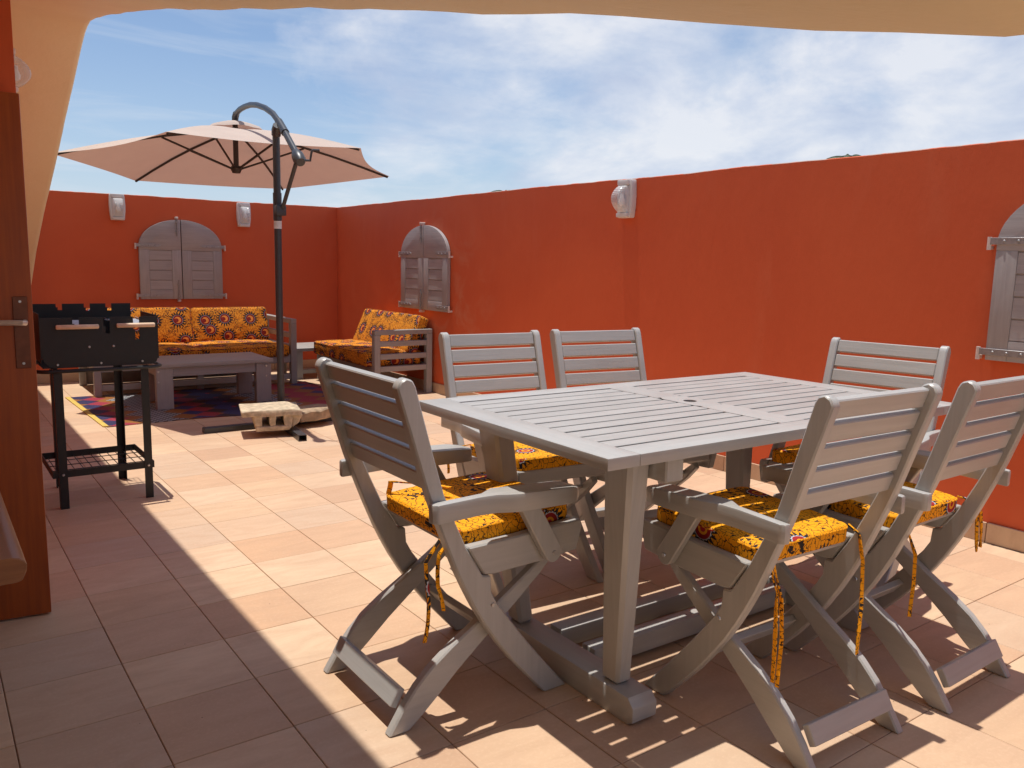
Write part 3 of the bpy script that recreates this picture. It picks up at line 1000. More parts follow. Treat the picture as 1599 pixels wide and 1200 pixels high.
def make_chair():
    t = empty('folding_armchair', 'x', 'armchair', (0, 0, 0), 0, 'grey folding armchairs round the dining table')
    y0, y1 = 0.190, 0.220
    for s in (-1, 1):
        lab = lambda a, b: (min(s*a, s*b), max(s*a, s*b))
        a, b = lab(y0, y1)
        part('side_post', MB().prism(POST, a, b, 'x'), M['grey'], t, 0.004, 1)
        a, b = lab(0.160, 0.186)
        part('rear_leg', MB().prism(RLEG, a, b, 'x'), M['grey'], t, 0.004, 1)
        a, b = lab(y0+0.001, y1-0.001)
        part('seat_rail', MB().prism(RAIL, a, b, 'x'), M['grey'], t, 0.004, 1)
        # armrest: narrow beside the post, broad towards the front
        plan = [(0.2215, 0.076), (0.240, 0.078), (0.248, 0.088), (0.249, 0.205), (0.254, 0.250), (0.268, 0.286), (0.274, 0.310), (0.274, 0.455), (0.267, 0.492), (0.250, 0.515), (0.228, 0.518), (0.204, 0.502), (0.197, 0.470), (0.197, 0.270), (0.2215, 0.225)]
        ar = MB().prism([(s*x, y) for x, y in plan], 0.540, 0.588, 'z')

        def droop(bm):
            for v in bm.verts:
                u = v.co.y
                v.co.z += 0.004*math.sin(max(0, min(1, (u-0.1)/0.3))*math.pi)
                if u > 0.40:
                    v.co.z -= 0.9*(u-0.40)**2*(1.2 if v.co.z > 0.565 else 0.2)
        part('armrest', ar, M['grey'], t, 0.006, 2, fn=droop)
        a, b = lab(0.2215, 0.2455)
        rc = (0.442, 0.405)
        sup = [(0.332, 0.539), (0.392, 0.539)]
        # rounded lower end
        dirv = Vector((0.442-0.362, 0.405-0.545)).normalized()
        nr = Vector((-dirv.y, dirv.x))
        arcq = []
        for k in range(9):
            an = math.pi*k/8
            q = Vector(rc) + nr*0.027*math.cos(an) + dirv*0.027*math.sin(an)
            arcq.append((q.x, q.y))
        part('arm_support', MB().prism(sup[:1] + sup[1:] + arcq, a, b, 'x'), M['grey'], t, 0.003, 1)
        part('bolt', MB().tube([(s*0.244, 0.442, 0.405), (s*0.2485, 0.442, 0.405)], [0.007, 0.005], 8).tube([(s*0.2195, 0.268, 0.292), (s*0.223, 0.268, 0.292)], [0.007, 0.005], 8), M['steel'], t)
    # back slats between the posts, following the rake of the back
    top, bot = Vector((0.0235, 0.876)), Vector((0.1065, 0.606))
    dv = (bot-top)
    L = dv.length
    dv.normalize()
    nv = Vector((dv.y, -dv.x))
    n, gp_ = 5, 0.0115
    hgt = (L-(n-1)*gp_)/n
    for k in range(n):
        a = top + dv*(k*(hgt+gp_))
        b = a + dv*hgt
        p = [a-nv*0.010, b-nv*0.010, b+nv*0.010, a+nv*0.010]
        part('back_slat', MB().prism([(q.x, q.y) for q in p], -0.1892, 0.1892, 'x'), M['grey'], t, 0.003, 1)
    # seat slats
    n = 6
    for k in range(n):
        u = 0.205+k*0.0575
        z = 0.427 + 0.022*(u-0.2)/0.35
        part('seat_slat', B((-0.188, u, z), (0.188, u+0.050, z+0.016)), M['grey'], t, 0.003, 1)
    part('seat_slat', B((-0.188, 0.532, 0.420), (0.188, 0.553, 0.467)), M['grey'], t, 0.003, 1)
    # stretchers between rear legs, and between front feet
    dl = Vector((0.50, 0.87)).normalized()
    for (u, z, w, h0, sp) in ((0.033, 0.080, 0.1592, 0.050, 0.010), ):
        nl = Vector((-dl.y, dl.x))
        c = Vector((u, z))
        p = [c-dl*h0/2-nl*sp, c+dl*h0/2-nl*sp, c+dl*h0/2+nl*sp, c-dl*h0/2+nl*sp]
        part('rear_stretcher', MB().prism([(q.x, q.y) for q in p], -w, w, 'x'), M['grey'], t, 0.002, 1)
    c = Vector((0.355, 0.155))
    df = Vector((0.62, -0.78)).normalized()
    nf = Vector((-df.y, df.x))
    p = [c-df*0.024-nf*0.010, c+df*0.024-nf*0.010, c+df*0.024+nf*0.010, c-df*0.024+nf*0.010]
    part('front_stretcher', MB().prism([(q.x, q.y) for q in p], -0.1895, 0.1895, 'x'), M['grey'], t, 0.002, 1)
    part('pivot_rod', MB().tube([(-0.158, 0.440, 0.350), (0.158, 0.440, 0.350)], 0.008, 8), M['steel'], t)
    return t


CH = [  # x, y, rotation, label of chair, label of cushion
    (0.868, 1.862, R(-90), 'grey folding armchair at the left end of the table, nearest the grill', 'yellow print cushion on the armchair at the left end of the table'),
    (1.768, 0.976, R(-2.0), 'grey folding armchair in front of the table, its back to us, nearest the camera', 'yellow print cushion with a red ring, on the front armchair nearest the camera'),
    (2.312, 0.946, R(0.5), 'grey folding armchair cut off by the right edge, its back to us', 'yellow print cushion at the right edge with a bow of ties hanging off the back'),
    (1.812, 2.655, R(175), 'grey folding armchair across the table, next to the ladder-sided armchair', 'yellow print cushion seen under the left half of the table'),
    (2.322, 2.610, R(172), 'grey folding armchair across the table in the middle of the far side', 'cushion hidden mostly by the tabletop, on the middle armchair of the far side'),
    (3.022, 1.690, R(99), 'grey folding armchair at the right end of the table against the red wall', 'dark shaded print cushion at the right end of the table'),
]
proto = make_chair()
chairs = []
for i, (x, y, rz, lab, clab) in enumerate(CH):
    o = proto if i == 0 else copy_tree(proto)
    o.location = (x, y, 0)
    o.rotation_euler = (0, 0, rz)
    o['label'] = lab
    o.scale = (1.09 if i == 0 else 0.985, 1, 1)
    chairs.append(o)


def pad_bm(hx, hy, hz, r=0.018, puff=0.006, nx=8, seed=0):
    """a boxed cushion: rounded box, slightly puffed, origin at its centre"""
    mb = MB()
    bm = mb.bm
    bmesh.ops.create_cube(bm, size=1)
    for v in bm.verts:
        v.co = Vector((v.co.x*2*hx, v.co.y*2*hy, v.co.z*2*hz))
    ve = [e for e in bm.edges if abs((e.verts[0].co-e.verts[1].co).normalized().z) > 0.9]
    bmesh.ops.bevel(bm, geom=ve, offset=min(0.03, hx*0.3), segments=4, profile=0.5, affect='EDGES')
    es = [e for e in bm.edges if len(e.link_faces) == 2 and e.calc_face_angle(0) > R(60)]
    bmesh.ops.bevel(bm, geom=es, offset=r*0.6, segments=2, profile=0.5, affect='EDGES')
    for f in list(bm.faces):
        pass
    for axis, h, n in (('x', hx, nx), ('y', hy, nx)):
        for k in range(1, n):
            c = -h+2*h*k/n
            co = (c, 0, 0) if axis == 'x' else (0, c, 0)
            no = (1, 0, 0) if axis == 'x' else (0, 1, 0)
            bmesh.ops.bisect_plane(bm, geom=bm.verts[:]+bm.edges[:]+bm.faces[:], plane_co=co, plane_no=no)
    for v in bm.verts:
        q = max(0, 1-(abs(v.co.x)/hx)**2.5)*max(0, 1-(abs(v.co.y)/hy)**2.5)
        w = noise.noise(Vector((v.co.x*9+seed*7.1, v.co.y*9, v.co.z*4)))
        if v.co.z > 0:
            v.co.z += puff*q + 0.004*w
        else:
            v.co.z += 0.0
        v.co.x += 0.0025*noise.noise(Vector((v.co.y*12, v.co.z*20, seed)))
        v.co.y += 0.0025*noise.noise(Vector((v.co.x*12, v.co.z*20, seed+3)))
    return mb


def piping(hx, hy, z, r=0.0028, cr=0.03):
    pts = []
    for cx, cy, a0 in ((hx-cr, hy-cr, 0), (-hx+cr, hy-cr, 90), (-hx+cr, -hy+cr, 180), (hx-cr, -hy+cr, 270)):
        for k in range(5):
            a = R(a0+90*k/4)
            pts.append((cx+cr*math.cos(a), cy+cr*math.sin(a), z))
    pts.append(pts[0])
    return MB().tube(pts, r, 6, cap=False)


def ribbon(parent, pts, w, side, twist=0.0):
    P = []
    for a, b in zip(pts, pts[1:]):
        a, b = Vector(a), Vector(b)
        for k in range(6):
            P.append(a.lerp(b, k/6))
    P.append(Vector(pts[-1]))
    sides, Q = [], []
    for i, p in enumerate(P):
        f = i/len(P)
        an = twist*f + 0.35*math.sin(f*9+twist)
        s = Vector(side)
        sides.append(Vector((s.x*math.cos(an)-s.y*math.sin(an), s.x*math.sin(an)+s.y*math.cos(an), s.z)))
        Q.append(p + Vector((0.009*math.sin(f*8+twist), 0.008*math.cos(f*6+twist), 0))*f)
    return part('tie', MB().strip(Q, w, sides, 0.004), M['chair_cloth'], parent)


CHX, CHY, CHZ = 0.187, 0.182, 0.0235
for i, (x, y, rz, lab, clab) in enumerate(CH):
    c = empty('seat_cushion', clab, 'cushion', (x, y, 0), rz, 'print cushions on the folding armchairs')
    c.scale = (1.09 if i == 0 else 0.985, 1, 1)
    tl = R(3.2)
    ctr = Vector((0, 0.368, 0.4765))
    pad = part('pad', pad_bm(CHX, CHY, CHZ, 0.014, 0.006, 8, i), M['chair_cloth'], c, smooth=60, loc=ctr, rot=(tl, 0, 0))
    part('piping', piping(CHX-0.001, CHY-0.001, CHZ-0.006, 0.0026), M['chair_cloth'], c, loc=ctr, rot=(tl, 0, 0))
    ry = 0.372-CHY+0.004
    # ties at the two rear corners, wound on the post and hanging behind
    if i == 0:
        sets = [[(0.178, ry, 0.487), (0.186, ry-0.03, 0.478), (0.190, 0.135, 0.44), (0.186, 0.128, 0.36), (0.192, 0.128, 0.30)],
                [(0.150, ry, 0.487), (0.145, ry-0.03, 0.46), (0.135, 0.130, 0.40), (0.138, 0.125, 0.30), (0.130, 0.120, 0.19)]]
        loose = [(-0.17, ry, 0.49), (-0.165, ry+0.005, 0.527), (-0.12, ry+0.03, 0.530), (-0.08, ry+0.08, 0.529), (-0.03, ry+0.10, 0.530)]
        ribbon(c, loose, 0.014, (0.5, 0.8, 0), 0.6)
    elif i == 1:
        sets = [[(-0.178, ry, 0.487), (-0.188, ry-0.04, 0.465), (-0.182, 0.130, 0.40), (-0.186, 0.124, 0.30), (-0.190, 0.118, 0.18)],
                [(-0.172, ry, 0.485), (-0.176, ry-0.045, 0.46), (-0.168, 0.126, 0.38), (-0.166, 0.120, 0.28), (-0.176, 0.116, 0.17)],
                [(0.180, ry, 0.490), (0.190, ry-0.03, 0.470), (0.186, 0.145, 0.40), (0.182, 0.138, 0.28), (0.168, 0.132, 0.16)]]
    elif i == 2:
        sets = [[(-0.178, ry, 0.487), (-0.192, ry-0.045, 0.468), (-0.188, 0.120, 0.40), (-0.192, 0.116, 0.32), (-0.215, 0.11, 0.24)],
                [(0.182, ry, 0.490), (0.215, ry-0.04, 0.478), (0.228, 0.150, 0.43), (0.224, 0.146, 0.37), (0.215, 0.142, 0.33)],
                [(0.182, ry, 0.490), (0.220, ry-0.04, 0.478), (0.250, 0.152, 0.44), (0.256, 0.150, 0.38), (0.250, 0.148, 0.335)]]
    else:
        sets = [[(0.178, ry, 0.487), (0.205, ry-0.01, 0.482), (0.232, 0.15, 0.466), (0.242, 0.14, 0.42), (0.243, 0.136, 0.37)],
                [(-0.178, ry, 0.487), (-0.19, ry-0.02, 0.47), (-0.188, 0.135, 0.42), (-0.186, 0.130, 0.36)]]
    for q, st in enumerate(sets):
        ribbon(c, st, 0.0095, (1, 0.3, 0), 0.5+q*0.9+i)

# ------------------------------------------------------------------ cantilever parasol
BP = Vector((2.01, 5.47, 0))
HUB = Vector((2.109, 6.622, 0))
dpl = (HUB-BP).normalized()
ps = empty('cantilever_parasol', 'beige six-sided cantilever parasol open over the lounge corner', 'parasol', BP)


def PL(t_, z, off=0.0):
    return dpl*t_ + Vector((dpl.y, -dpl.x, 0))*off + Vector((0, 0, z))


part('pole', MB().tube([(0, 0, 0.041), (0, 0, 1.985)], 0.024, 16), M['charcoal'], ps)
part('pole_sleeve', MB().tube([(0, 0, 1.40), (0, 0, 1.58)], 0.0285, 16), M['charcoal'], ps)
part('pole_cap', MB().tube([PL(-0.0, 1.95), PL(-0.015, 1.985), PL(-0.04, 2.01)], [0.030, 0.033, 0.030], 14), M['charcoal'], ps)
armp = [(-0.40, 1.785), (-0.26, 1.875), (-0.09, 1.985), (0.02, 2.048), (0.14, 2.112), (0.30, 2.170), (0.48, 2.215), (0.66, 2.243), (0.84, 2.255), (0.98, 2.257), (1.08, 2.248), (1.135, 2.228)]
part('arm', MB().tube([PL(a, b, 0.022 if a < 0.1 else 0.022*max(0, 1-(a-0.1)/0.4)) for a, b in armp], 0.0205, 14), M['charcoal'], ps)
part('arm_collar', MB().tube([PL(-0.14, 1.953, 0.022), PL(0.01, 2.043, 0.022)], 0.0265, 14), M['charcoal'], ps)
part('arm_tip', MB().tube([PL(1.11, 2.243), PL(1.145, 2.222), PL(1.155, 2.19), PL(1.156, 2.165)], [0.025, 0.026, 0.024, 0.018], 12), M['charcoal'], ps)
part('crank_box', MB().tube([PL(-0.36, 1.81, 0.022), PL(-0.40, 1.785, 0.022), PL(-0.44, 1.755, 0.022), PL(-0.465, 1.738, 0.022)], [0.024, 0.038, 0.040, 0.028], 14), M['charcoal'], ps)
cb = ps.children[-1]
part('crank_handle', MB().tube([PL(-0.44, 1.755, 0.05), PL(-0.455, 1.755, 0.085), PL(-0.465, 1.812, 0.092), PL(-0.468, 1.818, 0.102), PL(-0.48, 1.818, 0.138)], 0.008, 8), M['charcoal'], cb)
part('link_bar', MB().tube([PL(-0.40, 1.770, 0.022), PL(-0.04, 1.475, 0.022)], 0.0135, 10), M['charcoal'], ps)
part('link_joint', B((-0.026, -0.055, 1.43), (0.042, 0.0, 1.50)), M['charcoal'], ps, 0.008, 2)
lab = part('care_label', MB().tube([(0, 0, 1.345), (0, 0, 1.395)], 0.0256, 16, cap=False), M['label'], ps)
for k, z in enumerate((1.387, 1.379, 1.371, 1.363, 1.355)):
    part('print_line', MB().tube([(0.0, 0, z-0.0011), (0.0, 0, z+0.0011)], 0.0259, 16, cap=False), M['ink'], lab)
# cross base of channel bars
part('base_bar', B((-0.53, -0.025, 0.0), (0.42, 0.025, 0.036)), M['charcoal'], ps, 0.003)
mb = MB()
for (lo, hi) in (((-0.026, -0.56, 0.0), (-0.022, 0.50, 0.0395)), ((0.022, -0.56, 0.0), (0.026, 0.50, 0.0395)), ((-0.026, -0.56, 0.0365), (0.026, 0.50, 0.0405))):
    mb.box(lo, hi)
part('base_channel', mb, M['charcoal'], ps, rot=(0, 0, R(-7)))
part('base_collar', MB().tube([(0, 0, 0.04), (0, 0, 0.16)], 0.030, 14), M['charcoal'], ps)
# canopy
C0 = HUB-BP + Vector((0, 0, 1.855))
RAD, TH0 = 1.271, R(173.4)


def tip(i):
    a = TH0+i*math.pi/3
    x, y = RAD*math.cos(a), RAD*math.sin(a)
    return C0 + Vector((x, y, -0.001*x-0.062*y))


APEX = C0 + Vector((0, 0, 0.285))


def ridge(i, f):
    p = APEX.lerp(tip(i), f)
    return p + Vector((0, 0, 0.030*math.sin(math.pi*f)))


for i in range(6):
    mb = MB()
    nu, nv_ = 10, 10
    grid = []
    for a in range(nu+1):
        f = 0.06+0.94*a/nu
        row = []
        for b in range(nv_+1):
            q = b/nv_
            p = ridge(i, f).lerp(ridge(i+1, f), q)
            bow = math.sin(math.pi*q)
            mid = ((tip(i)+tip(i+1))/2-C0)
            inn = -mid.normalized()*0.060*bow*f**3
            p = p + Vector((inn.x, inn.y, 0)) + Vector((0, 0, -0.012*bow*f*f - 0.010*bow*math.sin(math.pi*f)))
            row.append(mb.bm.verts.new(p))
        grid.append(row)
    for a in range(nu):
        for b in range(nv_):
            mb.bm.faces.new((grid[a][b], grid[a][b+1], grid[a+1][b+1], grid[a+1][b]))
    part('canopy_panel', mb, M['canopy'], ps, smooth=60)
# small raised vent cap
mb = MB()
ring0 = None
n = 36
rows = []
for r_, dz in ((0.03, 0.050), (0.08, 0.043), (0.14, 0.025), (0.19, 0.000), (0.212, -0.022)):
    rows.append([mb.bm.verts.new(APEX + Vector((r_*math.cos(2*math.pi*k/n), r_*math.sin(2*math.pi*k/n), dz - 0.062*r_*math.sin(2*math.pi*k/n) + (0.008*abs(math.sin(3*(2*math.pi*k/n-TH0))) if r_ > 0.18 else 0)))) for k in range(n)])
for a, b in zip(rows, rows[1:]):
    for k in range(n):
        mb.bm.faces.new((a[k], a[(k+1) % n], b[(k+1) % n], b[k]))
part('vent_cap', mb, M['canopy'], ps, smooth=60)
part('hub_post', MB().tube([APEX+Vector((0, 0, 0.06)), C0+Vector((0, 0, -0.045))], 0.020, 10), M['rib'], ps)
part('hub', MB().tube([C0+Vector((0, 0, 0.0)), C0+Vector((0, 0, -0.02)), C0+Vector((0, 0, -0.055))], [0.035, 0.046, 0.030], 12), M['rib'], ps)
part('top_hub', MB().tube([APEX+Vector((0, 0, 0.0)), APEX+Vector((0, 0, -0.05))], [0.04, 0.04], 12), M['rib'], ps)
for i in range(6):
    pts = [ridge(i, f)+Vector((0, 0, -0.014)) for f in (0.03, 0.2, 0.4, 0.6, 0.8, 0.985)]
    rb = part('rib', MB().tube(pts, 0.0095, 6), M['rib'], ps)
    a = C0 + (ridge(i, 0.4)-C0)*0.06 + Vector((0, 0, -0.035))
    part('strut', MB().tube([a, ridge(i, 0.42)+Vector((0, 0, -0.022))], 0.0085, 6), M['rib'], rb)


# ------------------------------------------------------------------ weights lying on the parasol foot
def rough(bm, amp, sc, seed):
    bmesh.ops.subdivide_edges(bm, edges=bm.edges[:], cuts=3, use_grid_fill=True)
    for v in bm.verts:
        p = v.co*sc + Vector((seed, seed*2, 0))
        v.co += Vector((noise.noise(p), noise.noise(p+Vector((9, 0, 0))), noise.noise(p+Vector((0, 9, 0)))))*amp


def hollow_block():
    # front profile (x, z); the two voids run right through
    mb = MB()
    Y0, Y1 = 0.0, 0.27
    mb.prism([(-0.19, 0.100), (0.185, 0.094), (0.175, 0.132), (0.10, 0.140), (-0.195, 0.134)], Y0, Y1, 'y')     # deck with the projecting lip
    for a, b in ((-0.118, -0.066), (-0.026, 0.022), (0.066, 0.1255)):
        mb.prism([(a+0.006, 0.032), (b-0.004, 0.032), (b, 0.0990), (a, 0.0990)], Y0+0.006, Y1-0.006, 'y')
    mb.prism([(-0.105, 0.0), (0.10, 0.0), (0.125, 0.0315), (-0.112, 0.0315)], Y0+0.003, Y1-0.003, 'y')
    mb.prism([(0.126, 0.012), (0.165, 0.045), (0.188, 0.0935), (0.127, 0.0935)], Y0+0.02, Y1-0.004, 'y')
    return mb


blk = part('hollow_block', hollow_block(), M['concrete'], None, 0.004, 1, 40, fn=lambda bm: rough(bm, 0.006, 22, 1.3), loc=(1.825, 5.115, 0.042), rot=(R(1.5), 0, R(-14)))
tag(blk, 'broken pale hollow concrete block lying on the parasol foot', 'block')
mb = MB()
prof = [(-0.13, 0.0), (0.02, -0.02), (0.17, 0.03), (0.19, 0.11), (0.14, 0.20), (-0.02, 0.22), (-0.13, 0.15)]
mb.prism(prof, 0.0, 0.072, 'z')
stn = part('stone_slab', mb, M['stone'], None, 0.008, 1, 40, fn=lambda bm: rough(bm, 0.010, 14, 5.1), loc=(2.20, 5.30, 0.046), rot=(0, R(-2), R(10)))
tag(stn, 'flat broken stone beside the hollow block on the parasol foot', 'stone')

# ------------------------------------------------------------------ charcoal grill
gr = empty('charcoal_grill', 'black charcoal grill on four legs with wooden-handled grates', 'grill', (0.67, 4.10, 0))
for (x0, x1, y0, y1) in ((-0.195, -0.160, 0.0, 0.018), (0.165, 0.200, 0.0, 0.018), (-0.160, -0.125, 0.43, 0.448), (0.125, 0.160, 0.43, 0.448)):
    sgn = -1 if x0 < 0 else 1
    xo = x0 if sgn < 0 else x1
    lg = MB().box((x0, y0, 0), (x1, y0+0.004, 0.64))
    ys = (y0+0.0042, y0+0.036) if y0 < 0.2 else (y0-0.032, y0-0.0002)
    lg.box((min(xo, xo-sgn*0.004), ys[0], 0), (max(xo, xo-sgn*0.004), ys[1], 0.64))
    part('leg', lg, M['black'], gr)
sh = MB()
zs = 0.145
sh.box((-0.215, 0.0045, zs), (0.205, 0.0085, zs+0.032)).box((-0.215, 0.425, zs), (0.205, 0.429, zs+0.032))
sh.box((-0.2195, 0.0045, zs), (-0.2155, 0.429, zs+0.032)).box((0.2055, 0.0045, zs), (0.2095, 0.429, zs+0.032))
shelf = part('shelf', sh, M['black'], gr)
for k in range(11):
    x = -0.19+k*0.0375
    part('wire', MB().tube([(x, 0.009, zs+0.006), (x, 0.4245, zs+0.006)], 0.0022, 6), M['black'], shelf)
for k in range(3):
    y = 0.11+k*0.105
    part('wire', MB().tube([(-0.215, y, zs+0.0105), (0.205, y, zs+0.0105)], 0.0022, 6), M['black'], shelf)
for (x, y) in ((-0.178, -0.002), (0.183, -0.002)):
    part('bolt', MB().tube([(x, y+0.003, zs+0.014), (x, y-0.004, zs+0.014)], [0.007, 0.0045], 8), M['steel'], gr)


def notched(x0, x1, z0, z1, notches, depth, w=0.013):
    """front sheet outline with slots cut from its top edge"""
    p = [(x0+0.055, z0), (x1-0.03, z0), (x1-0.008, z0+0.01), (x1, z0+0.03), (x1, z1)]
    for c, dz in sorted(notches, reverse=True):
        p += [(c+w, z1), (c+w, z1-dz), (c-w*0.4, z1-dz), (c-w*0.4, z1-dz*0.55), (c-w, z1-dz*0.55), (c-w, z1)]
    p += [(x0, z1), (x0, z0+0.06), (x0+0.008, z0+0.03), (x0+0.026, z0+0.01)]
    return p


part('front_sheet', MB().prism(notched(-0.235, 0.245, 0.645, 0.868, [(-0.095, 0.05), (0.03, 0.075), (0.155, 0.105)], 0), 0.000, 0.003, 'y'), M['black'], gr)
part('back_sheet', MB().prism(notched(-0.235, 0.20, 0.645, 0.912, [(-0.115, 0.03), (0.005, 0.035), (0.10, 0.035)], 0), 0.340, 0.343, 'y'), M['black'], gr)
part('side_sheet', B((-0.2385, 0.0, 0.67), (-0.2355, 0.343, 0.885)), M['black'], gr)
part('side_sheet', B((0.2455, 0.0, 0.67), (0.2485, 0.343, 0.872)), M['black'], gr)
part('coal_tray', B((-0.232, 0.004, 0.645), (0.242, 0.339, 0.65)), M['black'], gr)
rim = []
for cx, cy, a0 in ((0.205, 0.31, 0), (-0.205, 0.31, 90), (-0.205, 0.04, 180), (0.205, 0.04, 270)):
    for k in range(7):
        a = R(a0+15*k)
        rim.append((cx+0.055*math.cos(a), cy+0.055*math.sin(a), 0.632))
rim.append(rim[0])
part('rim_tube', MB().tube(rim, 0.0085, 8, cap=False), M['black'], gr)
for x in (-0.175, 0.0, 0.175):
    part('bolt', MB().tube([(x, 0.0005, 0.66), (x, -0.004, 0.66)], [0.006, 0.004], 8), M['steel'], gr)
for x in (-0.045, 0.055):
    part('bolt', MB().tube([(x, 0.0005, 0.735), (x, -0.003, 0.735)], [0.006, 0.003], 8), M['steel'], gr)
for (xa, xb_, z) in ((-0.178, -0.008, 0.829), (0.066, 0.228, 0.831)):
    gt = part('grate', MB().tube([(xa+0.01, -0.03, z), (xa+0.01, 0.33, z+0.012)], 0.0028, 6).tube([(xb_-0.01, -0.03, z), (xb_-0.01, 0.33, z+0.012)], 0.0028, 6), M['steel'], gr)
    for k in range(12):
        y = 0.03+k*0.026
        part('wire', MB().tube([(xa+0.01, y, z+0.004), (xb_-0.01, y, z+0.004)], 0.0018, 5), M['steel'], gt)
    part('handle', MB().tube([(xa, -0.034, z), (xa+0.004, -0.034, z), (xb_-0.004, -0.034, z), (xb_, -0.034, z)], [0.008, 0.0105, 0.0105, 0.008], 10), M['pine'], gt)

# ------------------------------------------------------------------ low lounge: coffee table, sofas, side table
ct = empty('coffee_table', 'low grey wooden coffee table on the woven mat, behind the grill', 'coffee table', (1.85, 6.69, 0))
part('tabletop', B((-0.45, -0.275, 0.322), (0.45, 0.275, 0.352)), M['sofa_grey'], ct, 0.003, 2)
for sx in (-1, 1):
    for sy in (-1, 1):
        part('leg', B((min(sx*0.435, sx*0.315), min(sy*0.26, sy*0.20), 0.006), (max(sx*0.435, sx*0.315), max(sy*0.26, sy*0.20), 0.3215)), M['sofa_grey'], ct, 0.003)
for sy in (-1, 1):
    part('apron', B((-0.314, min(sy*0.25, sy*0.225), 0.25), (0.314, max(sy*0.25, sy*0.225), 0.3213)), M['sofa_grey'], ct, 0.002)
for sx in (-1, 1):
    part('apron', B((min(sx*0.42, sx*0.395), -0.199, 0.25), (max(sx*0.42, sx*0.395), 0.199, 0.3213)), M['sofa_grey'], ct, 0.002)
    part('bolt', MB().tube([(sx*0.42-0.025*(sx+1)/2, -0.2595, 0.295), (sx*0.42-0.025*(sx+1)/2, -0.266, 0.295)], [0.011, 0.007], 8).tube([(sx*0.42-0.025*(sx+1)/2, -0.2595, 0.215), (sx*0.42-0.025*(sx+1)/2, -0.265, 0.215)], [0.007, 0.005], 8), M['steel'], ct)


def ladder_arm(parent, lo, hi, axis):
    """an open arm frame in a vertical plane: two posts, top bar, three rungs.  axis: direction it runs along"""
    (x0, y0, z0), (x1, y1, z1) = lo, hi
    w = 0.055
    if axis == 'x':
        part('arm_post', B((x0, y0, z0), (x0+w, y1, z1-0.0405)), M['sofa_grey'], parent, 0.003)
        part('arm_post', B((x1-w, y0, z0), (x1, y1, z1-0.0405)), M['sofa_grey'], parent, 0.003)
        part('arm_top', B((x0, y0, z1-0.04), (x1, y1, z1)), M['sofa_grey'], parent, 0.003)
        for z in (0.21, 0.315, 0.425):
            part('arm_rung', B((x0+w+0.0004, y0+0.004, z), (x1-w-0.0004, y1-0.004, z+0.045)), M['sofa_grey'], parent, 0.003)
    else:
        part('arm_post', B((x0, y0, z0), (x1, y0+w, z1-0.0405)), M['sofa_grey'], parent, 0.003)
        part('arm_post', B((x0, y1-w, z0), (x1, y1, z1-0.0405)), M['sofa_grey'], parent, 0.003)
        part('arm_top', B((x0, y0, z1-0.04), (x1, y1, z1)), M['sofa_grey'], parent, 0.003)
        for z in (0.21, 0.315, 0.425):
            part('arm_rung', B((x0+0.004, y0+w+0.0004, z), (x1-0.004, y1-w-0.0004, z+0.045)), M['sofa_grey'], parent, 0.003)


sf = empty('sofa', 'long grey wooden sofa with open ladder arms along the far wall', 'sofa', (0, 0, 0), 0, 'lounge seats')
ladder_arm(sf, (1.13, 7.27, 0), (1.185, 8.05, 0.60), 'y')
ladder_arm(sf, (2.775, 7.27, 0), (2.83, 8.05, 0.60), 'y')
part('front_rail', B((1.1855, 7.285, 0.20), (2.7745, 7.325, 0.275)), M['sofa_grey'], sf, 0.003)
part('back_rail', B((1.1855, 7.98, 0.20), (2.7745, 8.02, 0.275)), M['sofa_grey'], sf, 0.003)
part('back_top_rail', B((1.1855, 8.005, 0.50), (2.7745, 8.04, 0.56)), M['sofa_grey'], sf, 0.003)
part('added_shade_panel', B((1.1855, 8.021, 0.004), (2.7745, 8.037, 0.46)), M['sofa_grey'], sf, 0.002)  # added board, hides the sunlit floor behind so it stays dark under the seat
part('low_stretcher', B((1.1855, 7.285, 0.045), (2.7745, 7.32, 0.095)), M['sofa_grey'], sf, 0.003)
part('middle_post', B((1.95, 7.3255, 0.0), (2.005, 7.38, 0.199)), M['sofa_grey'], sf, 0.003)
for k in range(9):
    x = 1.22+k*0.178
    part('seat_slat', B((x, 7.3255, 0.232), (x+0.1, 7.9795, 0.252)), M['sofa_grey'], sf, 0.002)
SCG = 'loose sofa cushions in sun print cloth'


def sofa_cushion(name, lab, loc, rot, hx, hy, hz, seed):
    c = empty(name, lab, 'cushion', loc, 0, SCG)
    part('pad', pad_bm(hx, hy, hz, 0.03, 0.018, 10, seed), M['sofa_cloth'], c, smooth=60, rot=rot)
    part('piping', piping(hx-0.001, hy-0.001, hz-0.012, 0.0035), M['sofa_cloth'], c, rot=rot)
    return c


sofa_cushion('seat_cushion', 'orange seat cushion on the left half of the long sofa, behind the grill', (1.59, 7.62, 0.310), (0, 0, 0), 0.40, 0.355, 0.052, 1)
sofa_cushion('seat_cushion', 'orange seat cushion on the right half of the long sofa, beside the parasol pole', (2.378, 7.62, 0.310), (0, 0, 0), 0.385, 0.355, 0.052, 2)
sofa_cushion('back_cushion', 'orange sun print back cushion at the left end of the long sofa', (1.62, 7.925, 0.512), (R(74), 0, 0), 0.44, 0.165, 0.055, 3)
sofa_cushion('back_cushion', 'orange sun print back cushion at the right end of the long sofa', (2.42, 7.925, 0.508), (R(74), 0, 0), 0.355, 0.163, 0.055, 4)

